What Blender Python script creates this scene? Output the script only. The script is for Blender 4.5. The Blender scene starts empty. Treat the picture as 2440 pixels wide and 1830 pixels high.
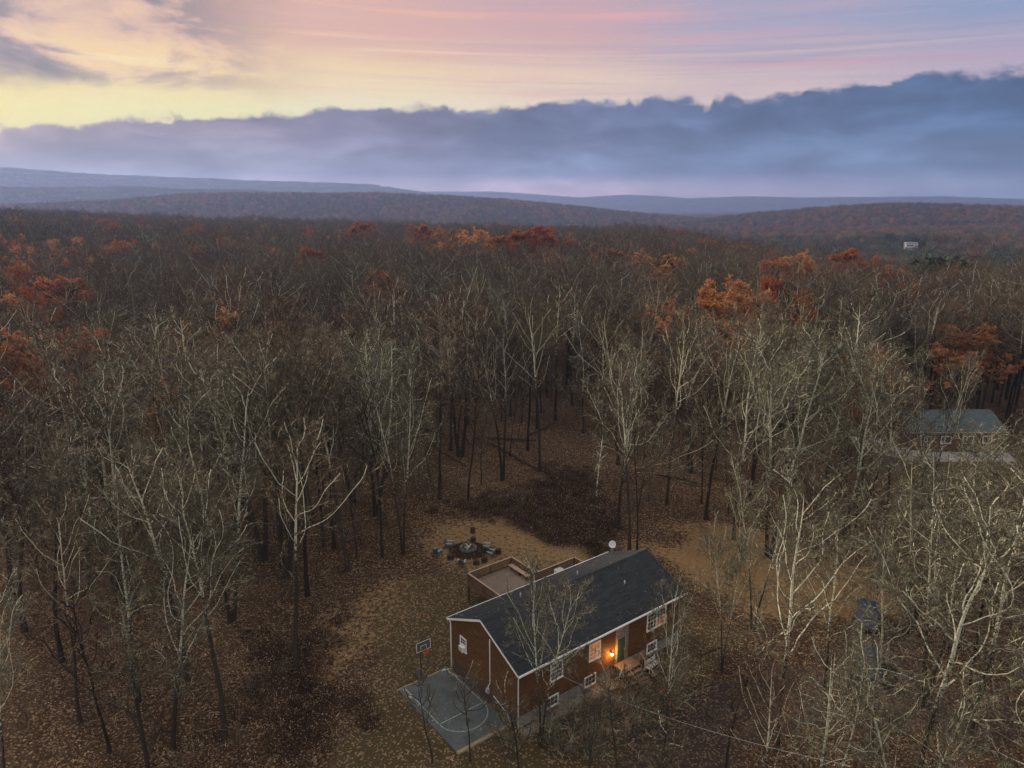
import bpy, math, random
import numpy as np
from mathutils import Vector, Matrix
rng = np.random.default_rng(11)
random.seed(11)
R = math.radians
scene = bpy.context.scene
COL = scene.collection

# ------------------------------------------------------------------ camera
CAM_H = 36.0
cam = bpy.data.cameras.new('camera'); cam.sensor_width = 36.0; cam.lens = 25.01
cam.clip_start = 0.5; cam.clip_end = 20000
cam_o = bpy.data.objects.new('camera', cam); COL.objects.link(cam_o)
cam_o.location = (0, 0, CAM_H); cam_o.rotation_euler = (R(90 - 14.08), 0, 0)
scene.camera = cam_o

# ------------------------------------------------------------------ render look
scene.view_settings.view_transform = 'Standard'; scene.view_settings.look = 'None'
scene.view_settings.exposure = 1.78; scene.view_settings.gamma = 1.0
scene.view_settings.use_curve_mapping = False
scene.render.engine = 'CYCLES'
scene.cycles.use_denoising = True
scene.cycles.use_adaptive_sampling = True; scene.cycles.adaptive_threshold = 0.02
scene.cycles.max_bounces = 4; scene.cycles.diffuse_bounces = 1; scene.cycles.glossy_bounces = 2
scene.cycles.transmission_bounces = 2; scene.cycles.volume_bounces = 0
scene.cycles.transparent_max_bounces = 4
scene.cycles.sample_clamp_indirect = 3.0

def lin(r, g, b):
    f = lambda c: (c / 255 / 12.92) if c <= 10 else ((c / 255 + 0.055) / 1.055) ** 2.4
    return (f(r), f(g), f(b), 1.0)

# ------------------------------------------------------------------ node helper
class NT:
    def __init__(s, nt): s.nt = nt
    def node(s, t, **kw):
        n = s.nt.nodes.new(t)
        for k, v in kw.items(): setattr(n, k, v)
        return n
    def put(s, sock, v):
        if isinstance(v, bpy.types.NodeSocket): s.nt.links.new(v, sock)
        elif v is not None: sock.default_value = v
    def m(s, op, a, b=None, c=None, clamp=False):
        n = s.node('ShaderNodeMath', operation=op, use_clamp=clamp)
        s.put(n.inputs[0], a); s.put(n.inputs[1], b); s.put(n.inputs[2], c)
        return n.outputs[0]
    def add(s, a, b): return s.m('ADD', a, b)
    def sub(s, a, b): return s.m('SUBTRACT', a, b)
    def mul(s, a, b): return s.m('MULTIPLY', a, b)
    def ss(s, x, a, b, lo=0.0, hi=1.0):
        n = s.node('ShaderNodeMapRange', interpolation_type='SMOOTHSTEP')
        s.put(n.inputs[0], x); s.put(n.inputs[1], a); s.put(n.inputs[2], b); n.inputs[3].default_value = lo; n.inputs[4].default_value = hi
        return n.outputs[0]
    def mix(s, f, a, b, mode='MIX'):
        n = s.node('ShaderNodeMix', data_type='RGBA', blend_type=mode)
        s.put(n.inputs[0], f); s.put(n.inputs[6], a); s.put(n.inputs[7], b)
        return n.outputs[2]
    def ramp(s, f, stops, interp='LINEAR'):
        n = s.node('ShaderNodeValToRGB'); cr = n.color_ramp; cr.interpolation = interp
        while len(cr.elements) < len(stops): cr.elements.new(0.5)
        for e, (p, c) in zip(cr.elements, stops):
            e.position = p; e.color = c if len(c) == 4 else (*c, 1)
        s.put(n.inputs[0], f); return n.outputs[0]
    def vec(s, x, y, z=0.0):
        n = s.node('ShaderNodeCombineXYZ'); s.put(n.inputs[0], x); s.put(n.inputs[1], y); s.put(n.inputs[2], z); return n.outputs[0]
    def noise(s, v, scale, detail=4, rough=0.55, dist=0.0):
        n = s.node('ShaderNodeTexNoise'); s.put(n.inputs['Vector'], v); n.inputs['Scale'].default_value = scale
        n.inputs['Detail'].default_value = detail; n.inputs['Roughness'].default_value = rough; n.inputs['Distortion'].default_value = dist
        return n.outputs[0]

# ------------------------------------------------------------------ sky
SUN_AZ, SUN_EL = -48.0, 25.0       # degrees from the view direction; sunset to the left behind the cloud bank
world = bpy.data.worlds.new('World'); scene.world = world; world.use_nodes = True
W = NT(world.node_tree); world.node_tree.nodes.clear()
gen = W.node('ShaderNodeTexCoord').outputs['Generated']
sep = W.node('ShaderNodeSeparateXYZ'); W.put(sep.inputs[0], gen)
dx, dy, dz = sep.outputs
az = W.mul(W.m('ARCTAN2', dx, dy), 57.2958)
el = W.mul(W.m('ARCSINE', dz), 57.2958)
tA = W.m('DIVIDE', W.add(az, 90.0), 180.0)
pA = lambda a: (a + 90) / 180
AZS = (-55, -36, -24, -10, 3, 18, 34, 60)
def azramp(cols): return W.ramp(tA, [(pA(a), lin(*c)) for a, c in zip(AZS, cols)], 'EASE')
warp = W.noise(W.vec(W.mul(az, 0.035), W.mul(el, 0.35)), 1.0, 5, 0.55)
ew = W.add(el, W.mul(W.sub(warp, 0.5), 3.4))
row1 = azramp([(238, 208, 120), (242, 222, 122), (238, 226, 146), (238, 226, 184), (240, 220, 188), (226, 200, 188), (196, 180, 188), (150, 160, 180)])
row2 = azramp([(215, 175, 125), (234, 196, 128), (244, 208, 138), (242, 210, 156), (232, 200, 172), (202, 176, 178), (184, 166, 186), (145, 155, 180)])
row3 = azramp([(195, 155, 125), (212, 174, 140), (220, 172, 142), (218, 168, 150), (208, 164, 160), (168, 162, 184), (140, 154, 186), (125, 145, 180)])
row4 = azramp([(170, 145, 140), (182, 152, 142), (180, 152, 148), (168, 152, 160), (150, 152, 174), (126, 146, 178), (112, 138, 174), (108, 130, 168)])
zen = lin(246, 242, 234)
sky = W.mix(W.ss(ew, 6.2, 9.6), row1, row2)
sky = W.mix(W.ss(ew, 9.2, 12.2), sky, row3)
sky = W.mix(W.ss(ew, 12.6, 19.0), sky, row4)
sky = W.mix(W.ss(el, 22.0, 65.0), sky, zen)
# thin cirrus streaks
st = W.noise(W.vec(W.mul(az, 0.03), W.add(W.mul(el, 0.9), W.mul(az, 0.018))), 1.3, 6, 0.6, 0.4)
stm = W.mul(W.ss(st, 0.50, 0.72), W.mul(W.ss(el, 6.5, 9.0), W.ss(el, 60.0, 20.0)))
sky = W.mix(W.mul(stm, 0.85), sky, azramp([(225, 170, 120), (245, 200, 130), (246, 196, 130), (238, 178, 140), (232, 170, 158), (206, 160, 172), (190, 158, 176), (160, 155, 180)]))
st2 = W.noise(W.vec(W.mul(az, 0.022), W.add(W.mul(el, 1.25), W.mul(az, 0.03)), 7.7), 1.5, 6, 0.62, 0.5)
stm2 = W.mul(W.ss(st2, 0.50, 0.68), W.mul(W.ss(el, 7.0, 9.0), W.ss(el, 60.0, 20.0)))
sky = W.mix(W.mul(stm2, 0.60), sky, azramp([(190, 150, 130), (214, 176, 140), (212, 172, 150), (206, 168, 158), (190, 160, 166), (160, 152, 176), (142, 150, 178), (130, 145, 175)]))
st3 = W.noise(W.vec(W.mul(az, 0.018), W.add(W.mul(el, 1.6), W.mul(az, 0.03)), 2.9), 1.5, 5, 0.6, 0.4)
stm3 = W.mul(W.ss(st3, 0.55, 0.70), W.mul(W.ss(el, 6.5, 7.5), W.ss(el, 14.0, 9.5)))
sky = W.mix(W.mul(stm3, 0.45), sky, azramp([(250, 226, 150), (255, 236, 160), (255, 236, 170), (250, 232, 190), (246, 222, 196), (224, 198, 192), (200, 184, 190), (150, 160, 180)]))
# broken cloud over the glow
cn = W.noise(W.vec(W.mul(az, 0.075), W.mul(el, 0.19), 6.4), 1.7, 8, 0.62, 0.4)
reg = W.mul(W.ss(W.add(az, W.mul(W.sub(cn, 0.5), 18.0)), -11.0, -26.0), W.ss(W.add(el, W.mul(W.sub(cn, 0.5), 5.0)), 6.8, 9.6))
reg = W.mul(reg, W.ss(el, 50.0, 20.0))
cm = W.ss(W.add(cn, W.mul(W.ss(el, 7.0, 14.0), 0.10)), 0.39, 0.52)
ccol = W.ramp(cn, [(0.36, lin(232, 190, 146)), (0.47, lin(200, 160, 138)), (0.54, lin(128, 110, 114)), (0.66, lin(88, 80, 92))])
sky = W.mix(W.mul(cm, W.mul(reg, 0.95)), sky, ccol)
# Nishita clear sky carries a share of the light behind the cloud
nish = W.node('ShaderNodeTexSky', sky_type='NISHITA'); nish.sun_disc = False
nish.sun_elevation = R(SUN_EL); nish.sun_rotation = R(SUN_AZ); nish.dust_density = 2.0; nish.altitude = 400
nmul = W.node('ShaderNodeVectorMath', operation='SCALE'); W.put(nmul.inputs[0], nish.outputs[0]); nmul.inputs['Scale'].default_value = 0.05
sky = W.mix(0.12, sky, nmul.outputs[0])
# the low cloud bank
bt = [(-90, 5.0), (-34.2, 5.0), (-27, 5.5), (-21.8, 6.4), (-16, 6.5), (-10, 7.2), (-3.8, 7.0), (3.5, 7.6), (12, 7.7), (17.8, 7.1), (22, 7.6), (27, 8.3), (32, 8.3), (50, 7.6), (90, 6.5)]
top = W.mul(W.ramp(tA, [(pA(a), (h / 20,) * 3) for a, h in bt]), 20.0)
bn = W.noise(W.vec(W.mul(az, 0.22), W.mul(el, 0.30), 9.1), 1.5, 8, 0.60, 0.25)
bn2 = W.noise(W.vec(W.mul(az, 0.06), W.mul(el, 0.22), 1.1), 1.6, 5, 0.55)
edge = W.sub(W.add(top, W.add(W.mul(W.sub(bn, 0.5), 3.0), W.mul(W.sub(bn2, 0.5), 1.2))), el)
soft = W.add(0.14, W.mul(bn2, 0.62))
bm = W.ss(edge, W.mul(soft, -0.45), W.mul(soft, 0.85))
b_hi = azramp([(186, 148, 130), (170, 142, 134), (144, 128, 134), (122, 116, 136), (98, 106, 134), (82, 100, 132), (74, 98, 132), (80, 104, 140)])
b_lo = azramp([(178, 156, 148), (166, 152, 150), (150, 142, 154), (140, 136, 158), (116, 126, 154), (102, 122, 152), (104, 126, 156), (100, 120, 155)])
b_gl = azramp([(178, 170, 168), (172, 170, 174), (206, 176, 186), (240, 194, 200), (244, 200, 204), (212, 186, 198), (168, 174, 192), (120, 140, 175)])
bank = W.mix(W.ss(W.add(el, W.mul(W.sub(bn2, 0.5), 4.0)), 5.6, 2.2), b_hi, b_lo)
bank = W.mix(W.ss(el, 2.5, 0.9), bank, b_gl)
lum = W.ramp(W.noise(W.vec(W.mul(az, 0.11), W.mul(el, 0.33), 5.5), 1.4, 6, 0.55, 0.3), [(0.30, (0.58,) * 3), (0.5, (0.92,) * 3), (0.62, (1.25,) * 3), (0.74, (1.75,) * 3)])
bank = W.mix(1.0, bank, lum, 'MULTIPLY')
sky = W.mix(bm, sky, bank)
rear = W.mix(W.ss(el, 2.0, 40.0), lin(214, 206, 200), zen)
sky = W.mix(W.ss(W.m('ABSOLUTE', az), 75.0, 140.0), sky, rear)
sky = W.mix(W.ss(el, 0.0, -6.0), sky, lin(70, 66, 66))
bg = W.node('ShaderNodeBackground'); W.put(bg.inputs[0], sky); bg.inputs[1].default_value = 0.345
wo = W.node('ShaderNodeOutputWorld'); W.put(wo.inputs[0], bg.outputs[0])

# ------------------------------------------------------------------ sun (veiled, very soft)
sun = bpy.data.lights.new('sun', 'SUN'); sun.energy = 1.5; sun.angle = R(12); sun.color = (1.0, 0.80, 0.58)
sun_o = bpy.data.objects.new('sun', sun); COL.objects.link(sun_o)
sd = Vector((math.sin(R(SUN_AZ)) * math.cos(R(SUN_EL)), math.cos(R(SUN_AZ)) * math.cos(R(SUN_EL)), math.sin(R(SUN_EL))))
sun_o.rotation_euler = sd.to_track_quat('Z', 'Y').to_euler()

# ================================================================== helpers
def tag(o, label=None, cat=None, group=None, kind=None):
    if label: o['label'] = label
    if cat: o['category'] = cat
    if group: o['group'] = group
    if kind: o['kind'] = kind
    return o
def empty(name, loc=(0, 0, 0), rz=0.0):
    o = bpy.data.objects.new(name, None); COL.objects.link(o)
    o.location = loc; o.rotation_euler = (0, 0, rz); o.empty_display_size = 0.3
    return o
def link(name, me, parent=None, link_it=True):
    o = bpy.data.objects.new(name, me)
    if link_it: COL.objects.link(o)
    if parent is not None: o.parent = parent
    return o
def np_mesh(name, V, faces, mats, midx=None, smooth=True):
    """V (n,3); faces: list of int arrays (m,k) with k=3 or 4"""
    me = bpy.data.meshes.new(name)
    me.vertices.add(len(V)); me.vertices.foreach_set('co', np.ascontiguousarray(V, np.float32).ravel())
    loops = np.concatenate([f.ravel() for f in faces]).astype(np.int32)
    tot = np.concatenate([np.full(len(f), f.shape[1], np.int32) for f in faces])
    start = np.concatenate([[0], np.cumsum(tot)[:-1]]).astype(np.int32)
    me.loops.add(len(loops)); me.loops.foreach_set('vertex_index', loops)
    me.polygons.add(len(tot)); me.polygons.foreach_set('loop_start', start); me.polygons.foreach_set('loop_total', tot)
    if midx is not None: me.polygons.foreach_set('material_index', np.concatenate(midx).astype(np.int32))
    me.polygons.foreach_set('use_smooth', np.full(len(tot), smooth))
    for m in mats: me.materials.append(m)
    me.update(calc_edges=True); me.validate()
    return me

class MB:
    """collects boxes, bars, tubes and prisms of ONE piece"""
    def __init__(s): s.v = []; s.f = []
    def add(s, vs, fs):
        b = len(s.v); s.v += [tuple(v) for v in vs]; s.f += [tuple(i + b for i in f) for f in fs]; return s
    def box(s, x0, x1, y0, y1, z0, z1):
        vs = [(x, y, z) for z in (z0, z1) for x, y in ((x0, y0), (x1, y0), (x1, y1), (x0, y1))]
        return s.add(vs, [(3, 2, 1, 0), (4, 5, 6, 7), (0, 1, 5, 4), (1, 2, 6, 5), (2, 3, 7, 6), (3, 0, 4, 7)])
    def bar(s, a, b, w, h, up=(0, 0, 1)):
        a, b = Vector(a), Vector(b); d = (b - a).normalized(); u = Vector(up)
        side = d.cross(u)
        if side.length < 1e-4: side = d.cross(Vector((1, 0, 0)))
        side.normalize(); u = side.cross(d).normalized()
        vs = [p + side * (sx * w / 2) + u * (sz * h / 2) for p in (a, b) for sx, sz in ((-1, -1), (1, -1), (1, 1), (-1, 1))]
        return s.add(vs, [(0, 1, 2, 3), (7, 6, 5, 4), (0, 4, 5, 1), (1, 5, 6, 2), (2, 6, 7, 3), (3, 7, 4, 0)])
    def tube(s, pts, rad, n=8, cap=True):
        pts = [Vector(p) for p in pts]; rad = rad if isinstance(rad, (list, tuple)) else [rad] * len(pts)
        rings = []
        for i, p in enumerate(pts):
            d = (pts[min(i + 1, len(pts) - 1)] - pts[max(i - 1, 0)]).normalized()
            ref = Vector((0, 0, 1)) if abs(d.z) < 0.9 else Vector((1, 0, 0))
            u = d.cross(ref).normalized(); w = d.cross(u)
            rings.append([p + (u * math.cos(2 * math.pi * k / n) + w * math.sin(2 * math.pi * k / n)) * rad[i] for k in range(n)])
        vs = [v for r in rings for v in r]
        fs = [(i * n + k, i * n + (k + 1) % n, (i + 1) * n + (k + 1) % n, (i + 1) * n + k) for i in range(len(pts) - 1) for k in range(n)]
        if cap: fs += [tuple(range(n))[::-1], tuple(range((len(pts) - 1) * n, len(pts) * n))]
        return s.add(vs, fs)
    def poly(s, pts, fs): return s.add(pts, fs)
    def prism(s, prof, y0, y1, axis='y', inset=None):
        """profile in (x,z) pushed from y0 to y1"""
        n = len(prof)
        if axis == 'y': vs = [(x, y0, z) for x, z in prof] + [(x, y1, z) for x, z in prof]
        else: vs = [(y0, x, z) for x, z in prof] + [(y1, x, z) for x, z in prof]
        fs = [tuple(range(n)), tuple(range(2 * n - 1, n - 1, -1))] + [(k, k + n, (k + 1) % n + n, (k + 1) % n) for k in range(n)]
        return s.add(vs, fs)
    def build(s, name, mat, parent=None, bevel=0.0, smooth=False):
        me = bpy.data.meshes.new(name); me.from_pydata(s.v, [], s.f); me.update()
        import bmesh
        bm = bmesh.new(); bm.from_mesh(me); bmesh.ops.recalc_face_normals(bm, faces=bm.faces)
        if bevel > 0: bmesh.ops.bevel(bm, geom=list(bm.edges), offset=bevel, segments=1, affect='EDGES', clamp_overlap=True)
        bm.to_mesh(me); bm.free()
        if smooth: me.polygons.foreach_set('use_smooth', [True] * len(me.polygons))
        if mat: me.materials.append(mat)
        return link(name, me, parent)

# ================================================================== materials
def mat(name, base, rough=0.8, scale=None, var=0.25, spec=0.3, metal=0.0, bump=0.0, coord='Object', stretch=None, detail=5):
    m = bpy.data.materials.new(name); m.use_nodes = True
    T = NT(m.node_tree); bs = m.node_tree.nodes['Principled BSDF']
    bs.inputs['Roughness'].default_value = rough; bs.inputs['Specular IOR Level'].default_value = spec; bs.inputs['Metallic'].default_value = metal
    if scale is None:
        bs.inputs['Base Color'].default_value = (*base, 1)
    else:
        v = T.node('ShaderNodeTexCoord').outputs[coord]
        if stretch:
            mp = T.node('ShaderNodeMapping'); T.put(mp.inputs[0], v); mp.inputs['Scale'].default_value = stretch; v = mp.outputs[0]
        n = T.noise(v, scale, detail, 0.6)
        lo = tuple(c * (1 - var) for c in base); hi = tuple(min(1, c * (1 + var)) for c in base)
        T.put(bs.inputs['Base Color'], T.ramp(n, [(0.3, lo), (0.7, hi)]))
        if bump:
            b = T.node('ShaderNodeBump'); b.inputs['Strength'].default_value = bump; b.inputs['Distance'].default_value = 0.03
            T.put(b.inputs['Height'], n); T.put(bs.inputs['Normal'], b.outputs[0])
    return m

def bark_mat(name, dark, pale, z0, z1, thr=0.5, base_lichen=0.15):
    """bark with pale lichen that grows thicker on the upper limbs"""
    m = bpy.data.materials.new(name); m.use_nodes = True
    T = NT(m.node_tree); bs = m.node_tree.nodes['Principled BSDF']; bs.inputs['Roughness'].default_value = 0.9; bs.inputs['Specular IOR Level'].default_value = 0.1
    oc = T.node('ShaderNodeTexCoord').outputs['Object']
    sp = T.node('ShaderNodeSeparateXYZ'); T.put(sp.inputs[0], oc)
    rnd = T.node('ShaderNodeObjectInfo').outputs['Random']
    n1 = T.noise(oc, 3.2, 6, 0.78); n2 = T.noise(oc, 13.0, 4, 0.75)
    h = T.ss(sp.outputs[2], z0, z1, base_lichen, 1.0)
    a = T.add(T.mul(n1, 0.6), T.mul(n2, 0.4))
    k = T.ss(T.add(a, T.mul(T.sub(h, 0.5), 0.30)), thr - 0.045, thr + 0.045)
    dk = T.mix(n2, (*[c * 0.6 for c in dark], 1), (*[c * 1.4 for c in dark], 1))
    col = T.mix(k, dk, T.mix(n2, (*[c * 0.7 for c in pale], 1), (*[min(1, c * 1.3) for c in pale], 1)))
    val = T.node('ShaderNodeHueSaturation'); T.put(val.inputs['Color'], col); T.put(val.inputs['Value'], T.add(0.72, T.mul(rnd, 0.5)))
    T.put(bs.inputs['Base Color'], val.outputs[0])
    b = T.node('ShaderNodeBump'); b.inputs['Strength'].default_value = 0.5; b.inputs['Distance'].default_value = 0.02
    T.put(b.inputs['Height'], n2); T.put(bs.inputs['Normal'], b.outputs[0])
    return m

def rand_mat(name, cols, rough=0.85, nscale=None, trans=0.0, fleck=0.0):
    """colour picked per tree (and drifting inside it)"""
    m = bpy.data.materials.new(name); m.use_nodes = True
    T = NT(m.node_tree); bs = m.node_tree.nodes['Principled BSDF']; bs.inputs['Roughness'].default_value = rough; bs.inputs['Specular IOR Level'].default_value = 0.1
    rnd = T.node('ShaderNodeObjectInfo').outputs['Random']
    f = rnd
    if nscale:
        oc = T.node('ShaderNodeTexCoord').outputs['Object']
        f = T.m('FRACT', T.add(rnd, T.mul(T.sub(T.noise(oc, nscale, 3, 0.6), 0.5), 0.55)))
    col = T.ramp(f, [(i / max(1, len(cols) - 1), c) for i, c in enumerate(cols)])
    if fleck:
        fl = T.ramp(T.noise(oc, fleck, 3, 0.75), [(0.42, (0.48,) * 3), (0.54, (0.75,) * 3), (0.60, (1.7, 1.7, 1.55)), (0.70, (2.7, 2.7, 2.35))])
        col = T.mix(1.0, col, fl, 'MULTIPLY')
    T.put(bs.inputs['Base Color'], col)
    if trans > 0:
        tr = T.node('ShaderNodeBsdfTranslucent'); T.put(tr.inputs[0], T.ramp(f, [(i / max(1, len(cols) - 1), c) for i, c in enumerate(cols)]))
        mx = T.node('ShaderNodeMixShader'); mx.inputs[0].default_value = trans
        out = m.node_tree.nodes['Material Output']
        m.node_tree.links.new(bs.outputs[0], mx.inputs[1]); m.node_tree.links.new(tr.outputs[0], mx.inputs[2]); m.node_tree.links.new(mx.outputs[0], out.inputs[0])
    return m

M = {}
M['bark'] = bark_mat('bark_grey', (0.042, 0.035, 0.028), (0.60, 0.59, 0.455), 7.0, 16.0, 0.55)
M['bark_pale'] = bark_mat('bark_pale_lichen', (0.040, 0.034, 0.026), (0.62, 0.63, 0.49), 1.0, 13.0, 0.60, 0.25)
M['bark_dark'] = bark_mat('bark_dark', (0.035, 0.030, 0.025), (0.20, 0.20, 0.15), 8.0, 18.0, 0.60)
M['twig'] = rand_mat('twigs', [(0.072, 0.056, 0.043), (0.155, 0.118, 0.080), (0.108, 0.094, 0.062), (0.215, 0.180, 0.135), (0.135, 0.076, 0.050), (0.088, 0.076, 0.066)], nscale=0.10, fleck=1.2)
M['twig_pale'] = rand_mat('twigs_lichen', [(0.17, 0.16, 0.115), (0.24, 0.23, 0.17), (0.13, 0.115, 0.085)], nscale=0.5, fleck=1.4)
M['leaf_russet'] = rand_mat('russet_leaves', [(0.32, 0.094, 0.042), (0.35, 0.120, 0.054), (0.37, 0.150, 0.068), (0.27, 0.098, 0.052)], nscale=0.5, trans=0.3)
M['leaf_orange'] = rand_mat('orange_leaves', [(0.42, 0.180, 0.078), (0.50, 0.25, 0.120), (0.36, 0.140, 0.060), (0.33, 0.18, 0.095)], nscale=0.5, trans=0.3)
M['needle'] = rand_mat('needles', [(0.036, 0.056, 0.034), (0.055, 0.082, 0.048), (0.065, 0.086, 0.058)], nscale=0.4)
M['brush'] = rand_mat('bramble_stems', [(0.040, 0.024, 0.016), (0.075, 0.046, 0.030), (0.032, 0.020, 0.014)], nscale=1.0)  # for the dark stems added to deepen the painted shadow patches
M['dry_leaf'] = rand_mat('dry_leaves', [(0.30, 0.19, 0.12), (0.40, 0.28, 0.19), (0.22, 0.12, 0.07)], nscale=3.0)

# ================================================================== terrain
AZG = np.array([-180, -90, -36, -20, -8, 0, 8, 14, 20, 28, 36, 90, 180.])
DE = np.array([700, 720, 760, 690, 640, 600, 520, 420, 330, 290, 280, 400, 700.])   # where the plateau ends
HE = np.array([0, 9, 9, 0.4, -2.6, -5.0, -3.0, -3.0, -7.5, -8, -8.7, -7, 0.])              # its height there
HV = np.array([-20, -20, -25, -30, -36, -38, -32, -26, -20, -16, -15, -16, -20.])  # valley floor beyond
RIDGES = [  # distance, front width, back width, crest as (azimuth, elevation seen, trees included)
    (2200, 760, 500, 15, [(-60, -0.5), (-34, 0.05), (-27.7, 0.42), (-23.7, 0.75), (-16.5, 0.91), (-10.3, 0.97), (-5.5, 0.79), (-0.7, 0.48), (5.9, -0.16), (13.6, -0.87), (18.5, -1.3), (30, -2)]),
    (1900, 760, 500, 15, [(0, -3), (9.2, -1.6), (13.6, -1.18), (18.4, -0.67), (24.1, -0.2), (28, 0.0), (31.7, -0.05), (36, -0.2), (60, 0.0)]),
    (3700, 800, 500, 14, [(-70, 0.8), (-34.8, 1.12), (-27.6, 1.26), (-19.4, 1.04), (-10.4, 0.47), (-4, -0.3), (4, -1)]),
    (5400, 1000, 600, 14, [(-75, 2.0), (-45, 2.5), (-34.6, 2.33), (-30, 2.04), (-24.9, 1.86), (-16.4, 1.72), (-10.9, 1.55), (-7.1, 1.04), (-3.9, 0.5), (4, -0.5)]),
    (7600, 1500, 800, 14, [(-20, 0.6), (-10.3, 1.0), (-7.1, 1.01), (-1.6, 1.04), (2.6, 0.76), (5.2, 0.57), (9.1, 0.78), (12.2, 0.62), (13.5, 0.5), (17.1, 0.67), (21.2, 0.56), (26.7, 0.57), (30.4, 0.6), (34.9, 0.4), (70, 0.5)]),
]
def sstep(x, a, b):
    t = np.clip((x - a) / (b - a), 0, 1); return t * t * (3 - 2 * t)
def vnoise(x, y, s, seed=0):
    """cheap smooth value noise"""
    x = np.asarray(x) / s; y = np.asarray(y) / s
    xi = np.floor(x).astype(np.int64); yi = np.floor(y).astype(np.int64); fx = x - xi; fy = y - yi
    fx = fx * fx * (3 - 2 * fx); fy = fy * fy * (3 - 2 * fy)
    def hsh(a, b):
        h = (a * 374761393 + b * 668265263 + seed * 1442695041) & 0x7fffffff
        h = ((h ^ (h >> 13)) * 1274126177) & 0x7fffffff
        return ((h ^ (h >> 16)) & 0xffff) / 65535.0
    return (hsh(xi, yi) * (1 - fx) + hsh(xi + 1, yi) * fx) * (1 - fy) + (hsh(xi, yi + 1) * (1 - fx) + hsh(xi + 1, yi + 1) * fx) * fy
def fbm(x, y, s, seed=0, o=4):
    t = 0; a = 0.5
    for k in range(o): t = t + a * vnoise(x, y, s / 2 ** k, seed + k); a *= 0.5
    return t / (1 - 0.5 ** o)
def height(x, y):
    x = np.asarray(x, float); y = np.asarray(y, float)
    D = np.hypot(x, y); A = np.degrees(np.arctan2(x, y))
    de = np.interp(A, AZG, DE); he = np.interp(A, AZG, HE); hv = np.interp(A, AZG, HV)
    h = he * sstep(D, 140, de) 
    h = h + (hv - he) * sstep(D, de + 10, de + 260)
    for (rd, wf, wb, th, prof) in RIDGES:
        pa = np.array([p[0] for p in prof]); pe = np.array([p[1] for p in prof])
        topz = CAM_H + rd * np.tan(np.radians(np.interp(A, pa, pe))) - th
        g = np.where(D < rd, np.exp(-((D - rd) / wf) ** 2 * 1.6), np.exp(-((D - rd) / wb) ** 2 * 1.2))
        hh = -60 + (topz + 60) * g
        h = np.where(D > 900 * 0.8, np.maximum(h, hh), h)
    h = h + 6.5 * np.exp(-((x - 428) ** 2 + (y - 775) ** 2) / 55.0 ** 2)
    far = sstep(D, 900, 1600)
    h = h + (fbm(x, y, 420, 5) - 0.5) * 16 * far
    h = h + (fbm(x, y, 22, 9, 3) - 0.5) * 0.9 * sstep(np.hypot(x - 5, y - 54), 16, 45) * (1 - sstep(D, 600, 900))
    return h

# the house frame of reference
HA = R(37.7); E1 = np.array([math.cos(HA), math.sin(HA)]); E2 = np.array([-math.sin(HA), math.cos(HA)]); HO = np.array([0.45, 42.97])
def hloc(lx, ly): return HO + E1 * lx + E2 * ly

def poly_sd(px, py, poly):
    """signed distance, positive inside"""
    px = np.asarray(px, float); py = np.asarray(py, float)
    d = np.full(px.shape, 1e9); ins = np.zeros(px.shape, bool); n = len(poly)
    for i in range(n):
        ax, ay = poly[i]; bx, by = poly[(i + 1) % n]
        ex, ey = bx - ax, by - ay
        t = np.clip(((px - ax) * ex + (py - ay) * ey) / (ex * ex + ey * ey), 0, 1)
        d = np.minimum(d, np.hypot(px - ax - t * ex, py - ay - t * ey))
        c = ((ay > py) != (by > py)) & (px < (bx - ax) * (py - ay) / ((by - ay) if by != ay else 1e-9) + ax)
        ins ^= c
    return np.where(ins, d, -d)
CLEAR = [(-13.7, 34), (-17.0, 51.6), (-17.5, 62.2), (-14.1, 68.2), (-12.0, 82.3), (-2.1, 82.3), (9.6, 75.2), (20.7, 75.2), (25.9, 76.3), (34.3, 73.1), (36.7, 68.2), (37.9, 58.5), (40.8, 49.4), (34, 34)]
SHADE1 = [(-9.0, 82.0), (-0.4, 84.9), (4.9, 96.8), (12.1, 94.9), (12.1, 76.7), (9.2, 70.3), (3.8, 73.6), (-2.6, 79.3)]  # outlines of the shadow patches painted into the ground colour
SHADE2 = [(-21.7, 53.8), (-16.6, 55.9), (-14.7, 51.2), (-11.9, 48.9), (-10.8, 45.1), (-12.6, 38), (-17, 38), (-21.3, 46.7)]
ORANGE = [(14, 70), (16.8, 73.1), (24.6, 76.7), (37.5, 65.8), (35.8, 58.1), (28.1, 54.5), (20.9, 56), (15.6, 61.3)]
DRIVE = [(6.0, 30), (7.3, 39.4), (10.0, 45.1), (14.1, 47.2), (24.0, 50.6), (31, 57.5), (35, 56), (33, 47.7), (40, 44), (40, 40.5), (31, 42), (23.1, 43.9), (15.9, 41.2), (12, 30)]
GRASS = [(-11.5, 36), (-11, 50), (-12.5, 57), (-11, 64), (-3, 67), (6, 68), (14, 68), (16, 60), (20, 55), (14, 48), (8, 44), (4, 34)]
NDRIVE = [(58.5, 97.2), (73, 97.4), (74, 101.2), (62, 101.2), (58.5, 104), (55, 108), (52, 108), (53.5, 103), (56, 98.6)]
NYARD = [(48, 88), (78, 86), (80, 100), (82, 116), (50, 114)]

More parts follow.
